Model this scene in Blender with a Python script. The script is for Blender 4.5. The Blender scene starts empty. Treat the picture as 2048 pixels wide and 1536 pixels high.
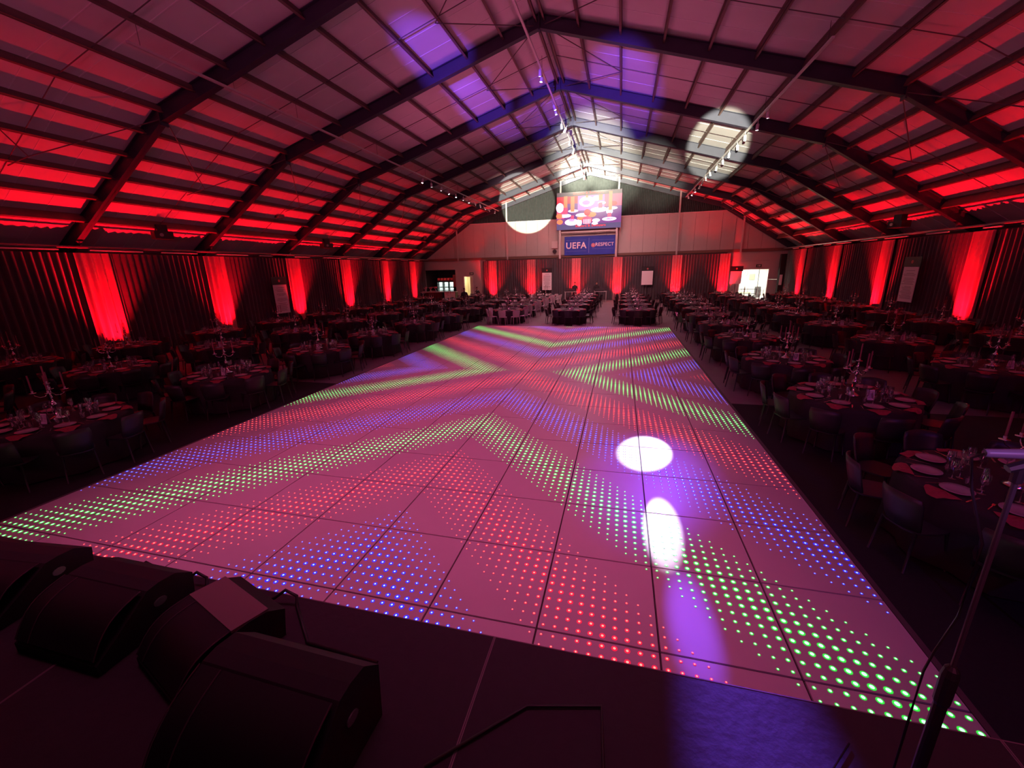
import bpy, math, random
from mathutils import Vector, Matrix
random.seed(7)
PI = math.pi
SC = bpy.context.scene
COL = SC.collection

# ------------------------------------------------------------------ camera
H = 2.96
ROWS = [None]*3
def _cam_axes():
    f = 821.0
    Y = Vector((1243-1024, 534-768, f)).normalized()
    D = Vector((1098-1024, 3720-768, f)); D = (D-D.dot(Y)*Y).normalized()
    Z = -D; X = Y.cross(Z)
    # columns of cam matrix are X,Y,Z ; rows = camera right, down, forward in world
    r = Vector((X[0], Y[0], Z[0])); d = Vector((X[1], Y[1], Z[1])); w = Vector((X[2], Y[2], Z[2]))
    return r, d, w
r_, d_, w_ = _cam_axes()
cam_data = bpy.data.cameras.new('camera')
cam = bpy.data.objects.new('camera', cam_data); COL.objects.link(cam)
u_ = -d_; b_ = -w_
m = Matrix(((r_[0], u_[0], b_[0], 0), (r_[1], u_[1], b_[1], 0), (r_[2], u_[2], b_[2], H), (0, 0, 0, 1)))
cam.matrix_world = m
cam_data.sensor_width = 36.0
cam_data.lens = 821.0/2048*36
cam_data.clip_start = 0.05
SC.camera = cam

# ------------------------------------------------------------------ world, exposure
wd = bpy.data.worlds.new('night'); SC.world = wd; wd.use_nodes = True
wd.node_tree.nodes['Background'].inputs[0].default_value = (0.35, 0.05, 0.14, 1)
wd.node_tree.nodes['Background'].inputs[1].default_value = 0.02
SC.view_settings.view_transform = 'Standard'
SC.view_settings.look = 'None'
SC.view_settings.gamma = 1
SC.view_settings.use_curve_mapping = False
SC.view_settings.exposure = 0.0
SC.cycles.max_bounces = 4
SC.cycles.diffuse_bounces = 2
SC.cycles.glossy_bounces = 2
SC.cycles.transmission_bounces = 2
SC.cycles.transparent_max_bounces = 6
SC.cycles.caustics_reflective = False
SC.cycles.caustics_refractive = False
SC.cycles.use_denoising = True
SC.cycles.sample_clamp_indirect = 4.0

# ------------------------------------------------------------------ room measures
XC = -3.15            # ridge line
FL = -0.06            # hall floor level, the dance floor is at 0
GY = 41.5             # gable wall
KN = 11.25            # knee distance from the ridge
FRAMES = [1.22, 6.46, 11.7, 16.94, 22.18, 27.42, 32.66, 37.9]
CUR = 16.6            # curtain distance from the ridge line
STRIP_L = [1.3, 6.5, 11.95, 17.0, 22.25, 27.4, 32.7, 37.7]
STRIP_R = [4.2, 9.6, 15.0, 20.6, 26.6, 31.9, 37.2]
STRIP_G = [-12.55, -8.6, -4.2, -0.35, 4.85, 8.8]

def lamp(name, kind, loc, target, power, color, size=0.5, spot=60, blend=0.5, spread=None, shape=None):
    l = bpy.data.lights.new(name, kind)
    l.energy = power; l.color = color
    if kind == 'SPOT':
        l.spot_size = math.radians(spot); l.spot_blend = blend; l.shadow_soft_size = size
    elif kind == 'AREA':
        if shape: l.shape = 'RECTANGLE'; l.size, l.size_y = shape
        else: l.size = size
        if spread: l.spread = math.radians(spread)
    else:
        l.shadow_soft_size = size
    o = bpy.data.objects.new(name, l); COL.objects.link(o)
    o.location = loc
    dv = Vector(target)-Vector(loc)
    o.rotation_euler = dv.to_track_quat('-Z', 'Y').to_euler()
    return o

RED = (1.0, 0.002, 0.012)
MAG = (1.0, 0.145, 0.42)
VIO = (0.20, 0.07, 1.0)
CRM = (1.0, 0.98, 0.74)
# red par cans along the side walls: a wide one for the roof, a tight one for the drape
def uplight_lights(x, y, nx, ny):
    wp = 1500 if y < 10 else 2500
    # nx,ny point into the room
    lamp('uplight_wide', 'SPOT', (x, y, 0.22), (x+nx*0.30, y+ny*0.30, 5.0), wp, RED, 0.06, 84, 1.0)
    lamp('uplight_tight', 'SPOT', (x, y, 0.22), (x-nx*0.5, y-ny*0.5, 1.5), 1150, RED, 0.05, 74, 0.9)
for y in STRIP_L: uplight_lights(XC-CUR+0.62, y, 1, 0)
for y in STRIP_R: uplight_lights(XC+CUR-0.62, y, -1, 0)
for x in STRIP_G:
    lamp('uplight_tight', 'SPOT', (x, 40.55, 0.22), (x, 41.1, 1.5), 1500, RED, 0.05, 80, 0.9)
    lamp('uplight_wide', 'SPOT', (x, 40.55, 0.22), (x, 40.3, 6.0), 1500 if abs(x+2) > 8 else 300, RED, 0.05, 90, 0.9)
# added pink fill below the ridge, down over the dance floor and the aisle
lamp('ridge_fill', 'AREA', (-2.6, 12.7, 9.6), (-2.6, 12.7, 0), 310, MAG, spread=32, shape=(8.4, 22.0))
lamp('ridge_fill_far', 'AREA', (-2.4, 32.0, 9.6), (-2.4, 33.5, 0), 560, (1, 0.30, 0.42), spread=140, shape=(4.0, 14.0))
# unseen fill lights added to brighten the gable and the roof
lamp('gable_fill', 'AREA', (-3.0, 31.0, 9.0), (-3.0, 41.5, 5.4), 330, (1.0, 0.50, 0.46), spread=120, shape=(12.0, 0.5))
lamp('roof_fill', 'AREA', (-3.0, -2.0, 4.0), (-3.0, 12.0, 10.0), 300, (1.0, 0.13, 0.36), spread=130, shape=(12.0, 0.6))
for x_ in (-8.2, 3.1): lamp('roof_fill_far', 'SPOT', (x_, 21.95, 0.3), (-3.1+.3*(x_+3.1), 19.5, 11.0), 900, (1.0, 0.16, 0.36), 0.1, 88, 1.0)  # added floor-level spots that brighten the roof over the far dance floor
# moving heads on the stage
def beam(src, tgt, power, color, deg, blend=0.35, size=0.05):
    lamp('spot_beam', 'SPOT', src, tgt, power, color, size, deg, blend)
beam((-6.0, -1.5, 3.6), (-6.75, 16.3, 10.4), 26000, VIO, 8, 0.7)
beam((-6.2, -1.5, 3.6), (-6.65, 21.6, 10.4), 40000, VIO, 6.5, 0.7)
beam((-1.0, -1.5, 3.6), (-0.4, 23.0, 10.7), 40000, VIO, 10, 0.7)
beam((-3.6, -1.5, 3.6), (-3.6, 25.5, 11.0), 38000, VIO, 9, 0.8)
beam((-3.0, -1.5, 3.6), (-8.9, 41.5, 8.9), 210000, CRM, 6.9, 0.10)
beam((0.0, -1.5, 3.6), (4.75, 27.0, 9.15), 150000, CRM, 6.4, 0.35)
beam((-2.6, -1.5, 3.6), (-4.2, 41.5, 11.1), 800000, CRM, 4.6, 0.9)
beam((-2.6, -1.5, 3.6), (-2.0, 41.5, 11.1), 800000, CRM, 4.6, 0.9)
beam((-2.0, -1.5, 3.6), (-2.4, 41.5, 11.4), 300000, CRM, 12, 0.8)
beam((-2.0, -1.5, 3.6), (2.6, 41.5, 10.3), 60000, CRM, 8, 0.8)
# profiles on the far ridge track aimed back at the dance floor
beam((2.3, 17.8, 9.0), (0.50, 6.6, 0), 30000, (0.80, 0.76, 1.0), 3.7, 0.35, 0.01)
beam((2.3, 17.8, 9.0), (0.52, 5.9, 0), 8500, VIO, 9.0, 1.0, 0.03)
beam((1.5, 31.0, 8.8), (0.60, 4.45, 0), 170000, (0.8, 0.76, 1.0), 0.52, 0.6, 0.01)  # added narrow beam, draws the long floor reflection as a lit patch
beam((4.2, -3.0, 7.5), (4.4, 5.5, 0), 260, VIO, 55, 1.0, 0.2)  # added weak violet fill from behind the camera, tints the near right floor
beam((0.3, 31.0, 9.2), (0.60, 1.0, 1.2), 190000, VIO, 1.35, 1.0, 0.03)
beam((0.3, 31.0, 9.2), (0.72, 3.1, 0), 150000, VIO, 0.8, 1.0, 0.03)

# ------------------------------------------------------------------ materials
MATS = {}
def mat(name, color, rough=0.6, metal=0.0, noise=0.0, scale=8.0, bump=0.0, emit=None, es=1.0, spec=0.5, sheen=0.0):
    if name in MATS: return MATS[name]
    mt = bpy.data.materials.new(name); mt.use_nodes = True
    nt = mt.node_tree; b = nt.nodes['Principled BSDF']
    b.inputs['Base Color'].default_value = (*color, 1)
    b.inputs['Roughness'].default_value = rough
    b.inputs['Metallic'].default_value = metal
    b.inputs['Specular IOR Level'].default_value = spec
    if sheen: b.inputs['Sheen Weight'].default_value = sheen
    if noise or bump:
        tc = nt.nodes.new('ShaderNodeTexCoord'); n = nt.nodes.new('ShaderNodeTexNoise')
        n.inputs['Scale'].default_value = scale; n.inputs['Detail'].default_value = 4
        nt.links.new(tc.outputs['Object'], n.inputs['Vector'])
        if noise:
            mx = nt.nodes.new('ShaderNodeMix'); mx.data_type = 'RGBA'
            mx.inputs[6].default_value = (*[c*(1-noise) for c in color], 1)
            mx.inputs[7].default_value = (*[min(1, c*(1+noise)) for c in color], 1)
            nt.links.new(n.outputs['Fac'], mx.inputs[0]); nt.links.new(mx.outputs[2], b.inputs['Base Color'])
        if bump:
            bp = nt.nodes.new('ShaderNodeBump'); bp.inputs['Strength'].default_value = bump
            bp.inputs['Distance'].default_value = 0.02
            nt.links.new(n.outputs['Fac'], bp.inputs['Height']); nt.links.new(bp.outputs['Normal'], b.inputs['Normal'])
    if emit:
        b.inputs['Emission Color'].default_value = (*emit, 1); b.inputs['Emission Strength'].default_value = es
    MATS[name] = mt
    return mt
def glass_mat():
    mt = bpy.data.materials.new('thin_glass'); mt.use_nodes = True
    nt = mt.node_tree; nt.nodes.clear()
    o = nt.nodes.new('ShaderNodeOutputMaterial'); mx = nt.nodes.new('ShaderNodeMixShader')
    t = nt.nodes.new('ShaderNodeBsdfTransparent'); g = nt.nodes.new('ShaderNodeBsdfGlossy')
    t.inputs[0].default_value = (0.93, 0.93, 0.95, 1); g.inputs['Roughness'].default_value = 0.12
    mx.inputs[0].default_value = 0.38
    nt.links.new(t.outputs[0], mx.inputs[1]); nt.links.new(g.outputs[0], mx.inputs[2]); nt.links.new(mx.outputs[0], o.inputs[0])
    return mt
M_roof = mat('roof_panel_offwhite', (0.62, 0.58, 0.58), 0.7, noise=0.10, scale=1.2)
M_batt = mat('panel_seam', (0.70, 0.68, 0.68), 0.5)
M_steel = mat('dark_blue_steel', (0.034, 0.034, 0.058), 0.5, noise=0.2, scale=3)
M_purl = mat('purlin_brown', (0.16, 0.10, 0.09), 0.6, noise=0.2, scale=3)
M_rod = mat('tie_rod_steel', (0.10, 0.08, 0.08), 0.5)
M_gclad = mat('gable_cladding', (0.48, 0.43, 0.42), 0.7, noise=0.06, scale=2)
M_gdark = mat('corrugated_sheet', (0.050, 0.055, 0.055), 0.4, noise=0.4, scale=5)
M_post = mat('post_grey', (0.55, 0.52, 0.52), 0.5)
M_brown = mat('timber_rail', (0.18, 0.10, 0.08), 0.7)
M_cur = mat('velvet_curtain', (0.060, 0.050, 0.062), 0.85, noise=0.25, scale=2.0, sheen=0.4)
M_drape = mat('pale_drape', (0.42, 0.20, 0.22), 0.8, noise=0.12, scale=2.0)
M_floor = mat('grey_hall_floor', (0.20, 0.17, 0.18), 0.55, noise=0.2, scale=1.5)
M_nearfl = mat('black_flooring', (0.012, 0.010, 0.014), 0.95, noise=0.4, scale=30)
M_panel = mat('frosted_floor_panel', (0.50, 0.44, 0.47), 0.33, noise=0.05, scale=3, spec=0.16)
M_joint = mat('floor_joint', (0.03, 0.015, 0.02), 0.8)
M_alu = mat('aluminium_edge', (0.5, 0.5, 0.52), 0.35, metal=0.9)
M_stage = mat('black_stage_deck', (0.024, 0.014, 0.023), 0.7, noise=0.25, scale=20, bump=0.2)
M_blk = mat('black_plastic', (0.018, 0.016, 0.02), 0.5)
M_blkg = mat('black_grille', (0.006, 0.005, 0.008), 0.6, noise=0.5, scale=120)
M_cloth = mat('dark_tablecloth', (0.025, 0.018, 0.026), 0.8, noise=0.2, scale=5)
M_wchair = mat('white_chair_plastic', (0.62, 0.58, 0.60), 0.45)
M_bchair = mat('dark_chair_plastic', (0.030, 0.026, 0.032), 0.45)
M_plate = mat('white_porcelain', (0.40, 0.37, 0.38), 0.25)
M_nap = mat('red_napkin', (0.36, 0.05, 0.07), 0.8)
M_silver = mat('polished_silver', (0.8, 0.78, 0.78), 0.18, metal=1.0)
M_candle = mat('candle_wax', (0.22, 0.06, 0.08), 0.5)
M_card = mat('printed_card', (0.92, 0.86, 0.90), 0.6)
M_ink = mat('card_ink', (0.12, 0.10, 0.12), 0.8)
M_glass = glass_mat()
M_white = mat('white_paint', (0.75, 0.73, 0.70), 0.6)
M_rail = mat('track_white', (0.7, 0.68, 0.68), 0.4)
M_lens = mat('lamp_lens', (1, 1, 1), 0.3, emit=(1, 0.95, 0.98), es=14)
M_redlens = mat('red_lens', (1, 0.1, 0.1), 0.3, emit=(1, 0.12, 0.03), es=6)

# ------------------------------------------------------------------ mesh helpers
class MB:
    def __init__(s): s.v = []; s.f = []; s.mi = []; s.m = 0
    def add(s, vs, fs):
        n = len(s.v); s.v += [tuple(p) for p in vs]
        for q in fs: s.f.append(tuple(i+n for i in q)); s.mi.append(s.m)
        return s
    def box(s, c, d, rot=0.0):
        x, y, z = [k/2 for k in d]
        vs = [(-x,-y,-z),(x,-y,-z),(x,y,-z),(-x,y,-z),(-x,-y,z),(x,-y,z),(x,y,z),(-x,y,z)]
        cs, sn = math.cos(rot), math.sin(rot)
        vs = [(c[0]+a*cs-b*sn, c[1]+a*sn+b*cs, c[2]+e) for a, b, e in vs]
        return s.add(vs, [(0,3,2,1),(4,5,6,7),(0,1,5,4),(1,2,6,5),(2,3,7,6),(3,0,4,7)])
    def boxab(s, a, b):
        return s.box([(a[i]+b[i])/2 for i in range(3)], [abs(b[i]-a[i]) for i in range(3)])
    def hexa(s, p):      # 8 points
        return s.add(p, [(0,3,2,1),(4,5,6,7),(0,1,5,4),(1,2,6,5),(2,3,7,6),(3,0,4,7)])
    def tube(s, pts, r, n=6, caps=True):
        pts = [Vector(p) for p in pts]
        rs = r if isinstance(r, (list, tuple)) else [r]*len(pts)
        vs = []; L = len(pts)
        for i, p in enumerate(pts):
            t = (pts[min(i+1, L-1)]-pts[max(i-1, 0)]).normalized()
            a = t.cross(Vector((0, 0, 1)))
            if a.length < 0.01: a = t.cross(Vector((1, 0, 0)))
            a.normalize(); b = t.cross(a)
            for k in range(n):
                an = 2*PI*k/n
                vs.append(p+(a*math.cos(an)+b*math.sin(an))*rs[i])
        fs = []
        for i in range(L-1):
            for k in range(n):
                k2 = (k+1) % n
                fs.append((i*n+k, i*n+k2, (i+1)*n+k2, (i+1)*n+k))
        if caps: fs += [tuple(range(n)), tuple(reversed(range((L-1)*n, L*n)))]
        return s.add(vs, fs)
    def lathe(s, prof, c=(0,0,0), n=12):
        vs = []
        for r, z in prof:
            for k in range(n):
                a = 2*PI*k/n; vs.append((c[0]+r*math.cos(a), c[1]+r*math.sin(a), c[2]+z))
        fs = []
        for i in range(len(prof)-1):
            for k in range(n):
                k2 = (k+1) % n; fs.append((i*n+k, i*n+k2, (i+1)*n+k2, (i+1)*n+k))
        if prof[0][0] > 1e-4: fs.append(tuple(reversed(range(n))))
        if prof[-1][0] > 1e-4: fs.append(tuple(range((len(prof)-1)*n, len(prof)*n)))
        return s.add(vs, fs)
    def merge(s, o, T):
        n = len(s.v)
        s.v += [tuple(T @ Vector(p)) for p in o.v]
        s.f += [tuple(i+n for i in q) for q in o.f]; s.mi += o.mi
        return s
    def mesh(s, name, mats, smooth=False):
        me = bpy.data.meshes.new(name); me.from_pydata(s.v, [], s.f)
        if not isinstance(mats, (list, tuple)): mats = [mats]
        for k in mats: me.materials.append(k)
        if len(mats) > 1: me.polygons.foreach_set('material_index', s.mi)
        if smooth: me.polygons.foreach_set('use_smooth', [True]*len(me.polygons))
        me.update()
        return me
def link(name, me, parent=None, loc=(0,0,0), rz=0.0):
    o = bpy.data.objects.new(name, me); COL.objects.link(o)
    o.location = loc; o.rotation_euler = (0, 0, rz)
    if parent: o.parent = parent
    return o
def tag(o, label=None, cat=None, group=None, kind=None):
    if label: o['label'] = label
    if cat: o['category'] = cat
    if group: o['group'] = group
    if kind: o['kind'] = kind
    return o
def thing(name, label, cat, loc=(0,0,0), rz=0.0, group=None):
    return tag(link(name, None, None, loc, rz), label, cat, group)
def struct(name, me, parent=None, label=None):
    o = link(name, me, parent)
    if not parent: o['kind'] = 'structure'
    if label: o['label'] = label
    return o
def dup(root, loc, rz, label=None, group=None):
    r = root.copy(); COL.objects.link(r); r.location = loc; r.rotation_euler = (0, 0, rz)
    if label: r['label'] = label
    if group: r['group'] = group
    for ch in root.children:
        c = ch.copy(); COL.objects.link(c); c.parent = r
        for g in ch.children:
            d = g.copy(); COL.objects.link(d); d.parent = c
    return r
def text(body, size, mt, parent, loc, rot=(PI/2, 0, 0), name='lettering', ext=0.004, bold=0.0, space=1.0):
    c = bpy.data.curves.new(name, 'FONT'); c.body = body; c.size = size; c.extrude = ext
    c.align_x = 'CENTER'; c.align_y = 'CENTER'; c.offset = bold; c.space_character = space
    c.materials.append(mt)
    q = bpy.data.objects.new(name, c); COL.objects.link(q)
    bpy.context.view_layer.update()
    me = bpy.data.meshes.new_from_object(q.evaluated_get(bpy.context.evaluated_depsgraph_get()))
    bpy.data.objects.remove(q)
    if not me.materials: me.materials.append(mt)
    o = bpy.data.objects.new(name, me); COL.objects.link(o); o.location = loc; o.rotation_euler = rot
    if parent: o.parent = parent
    return o

def under(d):            # underside of the rafter at distance d from ridge
    return 11.05-0.2933*d if d <= KN else 7.75-0.64*(d-KN)
def roof(d):             # underside of roof sheeting
    return under(d)+(0.50 if d <= KN else 0.50+0.08*min(1, (d-KN)))

# ------------------------------------------------------------------ floor
fl = struct('floor', MB().boxab((-24, -8, FL-0.2), (18, 46, FL)).mesh('floor', M_floor), None, 'dark grey hall floor between the tables')
near_fl = tag(link('flooring', MB().boxab((-20.6, -7.5, FL), (14.3, 9.7, FL+0.006)).mesh('flooring', M_nearfl)),
           'thin black layer over the floor around the stage end of the dance floor', 'flooring')  # near part of the floor, black up to a straight edge

# ------------------------------------------------------------------ ceiling: frames, purlins, roof panels
ceil = tag(link('ceiling', None), 'pitched hall roof on dark steel portal frames', None, None, 'structure')
prof = [(-17.9, under(17.9)), (-KN, under(KN)), (0, under(0)), (KN, under(KN)), (17.9, under(17.9))]
def frame_mesh():
    b = MB()
    lo = [(XC+d, z) for d, z in prof]
    up = [(XC+d, z+(0.44 if abs(d) <= KN else 0.52)) for d, z in prof]
    up[1] = (up[1][0], prof[1][1]+0.5); up[3] = (up[3][0], prof[3][1]+0.5)
    for i in range(4):
        (x0, z0), (x1, z1), (X0, Z0), (X1, Z1) = lo[i], lo[i+1], up[i], up[i+1]
        t = 0.012
        b.hexa([(x0,-t,z0),(x1,-t,z1),(x1,t,z1),(x0,t,z0),(X0,-t,Z0),(X1,-t,Z1),(X1,t,Z1),(X0,t,Z0)])
        w = 0.11
        for (a0, c0, a1, c1) in ((x0, z0, x1, z1), (X0, Z0-0.02, X1, Z1-0.02)):
            b.hexa([(a0,-w,c0),(a1,-w,c1),(a1,w,c1),(a0,w,c0),(a0,-w,c0+0.02),(a1,-w,c1+0.02),(a1,w,c1+0.02),(a0,w,c0+0.02)])
    for sg in (-1, 1):   # knee haunch plates, ridge plate and columns
        x = XC+sg*KN
        b.box((x, 0, under(KN)+0.22), (0.05, 0.26, 0.62))
        xx = XC+sg*17.25
        b.boxab((xx-0.12, -0.012, FL), (xx+0.12, 0.012, under(17.3)+0.2))
        for q in (-0.12, 0.12): b.boxab((xx+q-0.01, -0.11, FL), (xx+q+0.01, 0.11, under(17.3)+0.2))
    b.box((XC, 0, under(0)+0.2), (0.05, 0.26, 0.5))
    return b.mesh('portal_frame', M_steel)
fm = frame_mesh()
for y in [-4.02]+FRAMES:
    link('portal_frame', fm, ceil, (0, y, 0))
gf = link('portal_frame', fm, ceil, (0, GY-0.05, 0))
UPD = [1.406*k for k in range(0, 9)]
LOD = [11.25, 12.2, 13.15, 14.1, 15.05, 16.0, 17.85]
BAYS = list(zip([-4.02]+FRAMES, FRAMES+[GY]))
L0 = 5.24
pm = {}
for key in ('up', 'lo', 'eave'):
    b = MB(); h = {'up': .24, 'lo': .26, 'eave': .36}[key]
    b.boxab((-0.012, 0.02, -h), (0.012, L0-0.02, 0))
    b.boxab((-0.012, 0.02, -h), (0.065, L0-0.02, -h+0.012)); b.boxab((-0.065, 0.02, -0.012), (0.012, L0-0.02, 0))
    pm[key] = b.mesh('purlin', M_purl)
def slope_panel(d0, d1, side):
    b = MB(); x0, x1 = XC+side*d0, XC+side*d1; z0, z1 = roof(d0), roof(d1)
    b.m = 0
    b.hexa([(x0,0,z0),(x1,0,z1),(x1,L0,z1),(x0,L0,z0),(x0,0,z0+.08),(x1,0,z1+.08),(x1,L0,z1+.08),(x0,L0,z0+.08)])
    b.m = 1
    for k in range(1, 5):
        y = k*L0/5
        b.hexa([(x0,y-.012,z0-.012),(x1,y-.012,z1-.012),(x1,y+.012,z1-.012),(x0,y+.012,z0-.012),(x0,y-.012,z0),(x1,y-.012,z1),(x1,y+.012,z1),(x0,y+.012,z0)])
    return b.mesh('roof_panel', [M_roof, M_batt])
gaps = list(zip(UPD[:-1], UPD[1:]))+list(zip(LOD[:-1], LOD[1:]))
for side in (-1, 1):
    for d0, d1 in gaps:
        me = slope_panel(d0+0.004, d1-0.004, side)
        for y0, y1 in BAYS:
            o = link('roof_panel', me, ceil, (0, y0, 0)); o.scale = (1, (y1-y0)/L0, 1)
    for d in UPD[1:]+LOD[1:]:
        key = 'up' if d <= KN+.01 else 'eave' if d == 16.0 else 'lo'
        ang = side*math.atan(0.2933 if key == 'up' else 0.64)
        for y0, y1 in BAYS:
            o = link('eave_beam' if key == 'eave' else 'purlin', pm[key], ceil, (XC+side*d, y0, roof(d)-0.003)); o.scale = (1, (y1-y0)/L0, 1)
            o.rotation_euler = (0, ang, 0)
for q in (-0.14, 0.14):
    for y0, y1 in BAYS:
        o = link('ridge_purlin', pm['up'], ceil, (XC+q, y0, roof(0.14)-0.003)); o.scale = (1, (y1-y0)/L0, 1)
# sag rods and bracing
for y0, y1 in BAYS:
    ym = (y0+y1)/2
    for s in (-1, 1):
        def P(d, y, off=0.17): return (XC+s*d, y, roof(d)-off)
        b = MB(); b.tube([P(0.15, ym), P(KN, ym)], 0.014, 5); b.tube([P(KN, ym), P(16.0, ym)], 0.014, 5)
        link('tie_rod', b.mesh('tie_rod', M_rod), ceil)
        b = MB()
        for yy in (y0+.1, y1-.1): b.tube([P(0.2, yy, .36), P(2.81, ym, .3)], 0.016, 5)
        link('brace_rod', b.mesh('brace_rod', M_rod), ceil)
        b = MB()
        for yy in (y0+.1, y1-.1): b.tube([P(KN, yy, .42), P(13.15, ym, .75), P(14.1, ym, .3)], 0.016, 5)
        link('brace_rod', b.mesh('brace_rod', M_rod), ceil)

# ------------------------------------------------------------------ side walls, rear wall, curtains
for nm, s in (('wall_left', -1), ('wall_right', 1)):
    x = XC+s*17.95
    struct(nm, MB().boxab((x, -8, FL), (x+s*0.2, GY+4, 4.2)).mesh(nm, mat('side_wall', (0.10, 0.08, 0.08), 0.8)))
struct('wall_rear', MB().boxab((-24, -8.2, FL), (18, -8, 12)).mesh('wall_rear', mat('rear_wall', (0.02, 0.016, 0.02), 0.9)))

def pleats(length, height, lam=0.20, amp=0.055, rows=3, seed=0, z0=0.03, npl=8):
    rnd = random.Random(seed); b = MB(); n = max(4, int(length/lam))
    cols = []
    s = 0.0
    for i in range(n):
        a = amp*rnd.uniform(0.55, 1.25); sh = rnd.uniform(-.25, .25)
        for k in range(npl):
            t = (i+k/npl)/n; cols.append((t*length, a*math.sin(2*PI*k/npl+sh*math.sin(2*PI*k/npl))))
    cols.append((length, 0))
    m_ = len(cols)
    for r in range(rows):
        q = r/(rows-1)
        for u, w in cols:
            wob = 0.02*math.sin(u*1.7+q*2.0)
            b.v.append((u, w*(1.15-0.3*q)+wob, z0+q*(height-z0)))
    for r in range(rows-1):
        for i in range(m_-1):
            b.f.append((r*m_+i, r*m_+i+1, (r+1)*m_+i+1, (r+1)*m_+i)); b.mi.append(0)
    return b
ORD = ['first', 'second', 'third', 'fourth', 'fifth', 'sixth', 'seventh', 'eighth', 'ninth', 'tenth']
def curtain_run(kind, strips, a0, a1, wall):
    half = 0.58 if wall != 'back' else 0.45
    edges = [a0]
    for c in strips: edges += [c-half+.09, c+half-.09]
    edges.append(a1)
    H_ = 4.02 if wall != 'back' else 3.93
    def place(name, me, a, off):
        if wall == 'left': o = link(name, me, None, (XC-CUR+off, a, FL), PI/2)
        elif wall == 'right': o = link(name, me, None, (XC+CUR-off, a, FL), PI/2)
        else: o = link(name, me, None, (a, GY-0.28-off, FL), 0)
        return o
    side_txt = {'left': 'left side wall', 'right': 'right side wall', 'back': 'back wall'}[wall]
    for i in range(0, len(edges), 2):
        if edges[i+1]-edges[i] < 0.2: continue
        me = pleats(edges[i+1]-edges[i], H_, 0.23, 0.05, seed=i+len(wall)*31).mesh('curtain', M_cur, True)
        tag(place('curtain', me, edges[i], 0.0), 'dark pleated curtain, %s span from the %s on the %s' % (ORD[i//2], 'stage' if wall != 'back' else 'left corner', side_txt), 'curtain', 'dark curtains on the %s' % side_txt)
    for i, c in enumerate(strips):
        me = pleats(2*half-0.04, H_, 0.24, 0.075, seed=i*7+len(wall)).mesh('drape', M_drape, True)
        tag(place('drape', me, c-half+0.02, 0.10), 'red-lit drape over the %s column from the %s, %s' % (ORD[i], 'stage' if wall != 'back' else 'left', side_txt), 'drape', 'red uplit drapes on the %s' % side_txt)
curtain_run('c', STRIP_L, -5, 40.6, 'left')
curtain_run('c', STRIP_R, -5, 40.6, 'right')
curtain_run('c', STRIP_G, -13.6, 9.2, 'back')

# floor uplight fixtures
ub = MB().lathe([(0.0, 0), (0.11, 0), (0.11, 0.12), (0.095, 0.19), (0.085, 0.19), (0.08, 0.16), (0, 0.16)], n=14)
um = ub.mesh('uplight_body', M_blk)
ul = MB().lathe([(0.0, 0.165), (0.078, 0.165)], n=14); ulm = ul.mesh('uplight_lens', M_redlens)
uy = MB(); uy.box((0, 0.13, 0.1), (0.05, 0.02, 0.2)); uy.box((0, -0.13, 0.1), (0.05, 0.02, 0.2)); uy.box((0, 0, 0.008), (0.08, 0.28, 0.016)); uym = uy.mesh('bracket', M_blk)
k_ = 0
for wall, lst in (('left side wall', STRIP_L), ('right side wall', STRIP_R), ('back wall', STRIP_G)):
    for i, c in enumerate(lst):
        loc = {'left side wall': (XC-CUR+0.62, c, FL), 'right side wall': (XC+CUR-0.62, c, FL), 'back wall': (c, 40.55, FL)}[wall]
        t = thing('uplight', 'small red LED uplight at the foot of the %s drape, %s' % (ORD[i], wall), 'uplight', loc, 0, 'red uplights along the curtains')
        link('housing', um, t); link('lens', ulm, t); link('bracket', uym, t)

# curtain track: a long pipe with short overlapping rails under it
for nm, s in (('left', -1), ('right', 1)):
    x = XC+s*(CUR-0.16)
    t = thing('curtain_track', 'long pipe rail holding up the curtains of the %s side wall' % nm, 'curtain rail', (x, 0, 4.16))
    link('pipe', MB().tube([(0, -5, 0), (0, 41.2, 0)], 0.045, 8).mesh('pipe', M_alu), t)
    y = 4.0
    rnd = random.Random(5)
    sm = MB().boxab((-0.03, 0, -0.06), (0.03, 1.6, -0.015)).mesh('splice_rail', M_rail)
    while y < 40:
        o = link('splice_rail', sm, t, (-s*0.03, y, -0.07)); o.scale = (1, rnd.uniform(0.5, 1.2), 1); y += 2.62
    for yy in FRAMES:
        link('hanger', MB().tube([(0, yy, 0), (s*0.3, yy, 0.45)], 0.012, 5).mesh('hanger', M_rod), t)
# ------------------------------------------------------------------ gable wall
gw = tag(link('wall_back', None), 'panelled gable wall at the far end', None, None, 'structure')
def gtop(x): return roof(min(17.85, abs(x-XC)))+0.02
def gstrip(x0, x1, z0, z1, y0, y1, clip=True):
    b = MB(); a = min(z1, gtop(x0)) if clip else z1; c = min(z1, gtop(x1)) if clip else z1
    if a <= z0+0.03 and c <= z0+0.03: return None
    a = max(a, z0+0.01); c = max(c, z0+0.01)
    b.hexa([(x0,y0,z0),(x1,y0,z0),(x1,y1,z0),(x0,y1,z0),(x0,y0,a),(x1,y0,c),(x1,y1,c),(x0,y1,a)])
    return b
x = -21.1
while x < 14.9:
    w = 1.09
    b = gstrip(x+0.008, x+w-0.008, 4.22, 7.40, GY, GY+0.12)
    if b: link('wall_panel', b.mesh('wall_panel', M_gclad), gw)
    x += w
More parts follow.
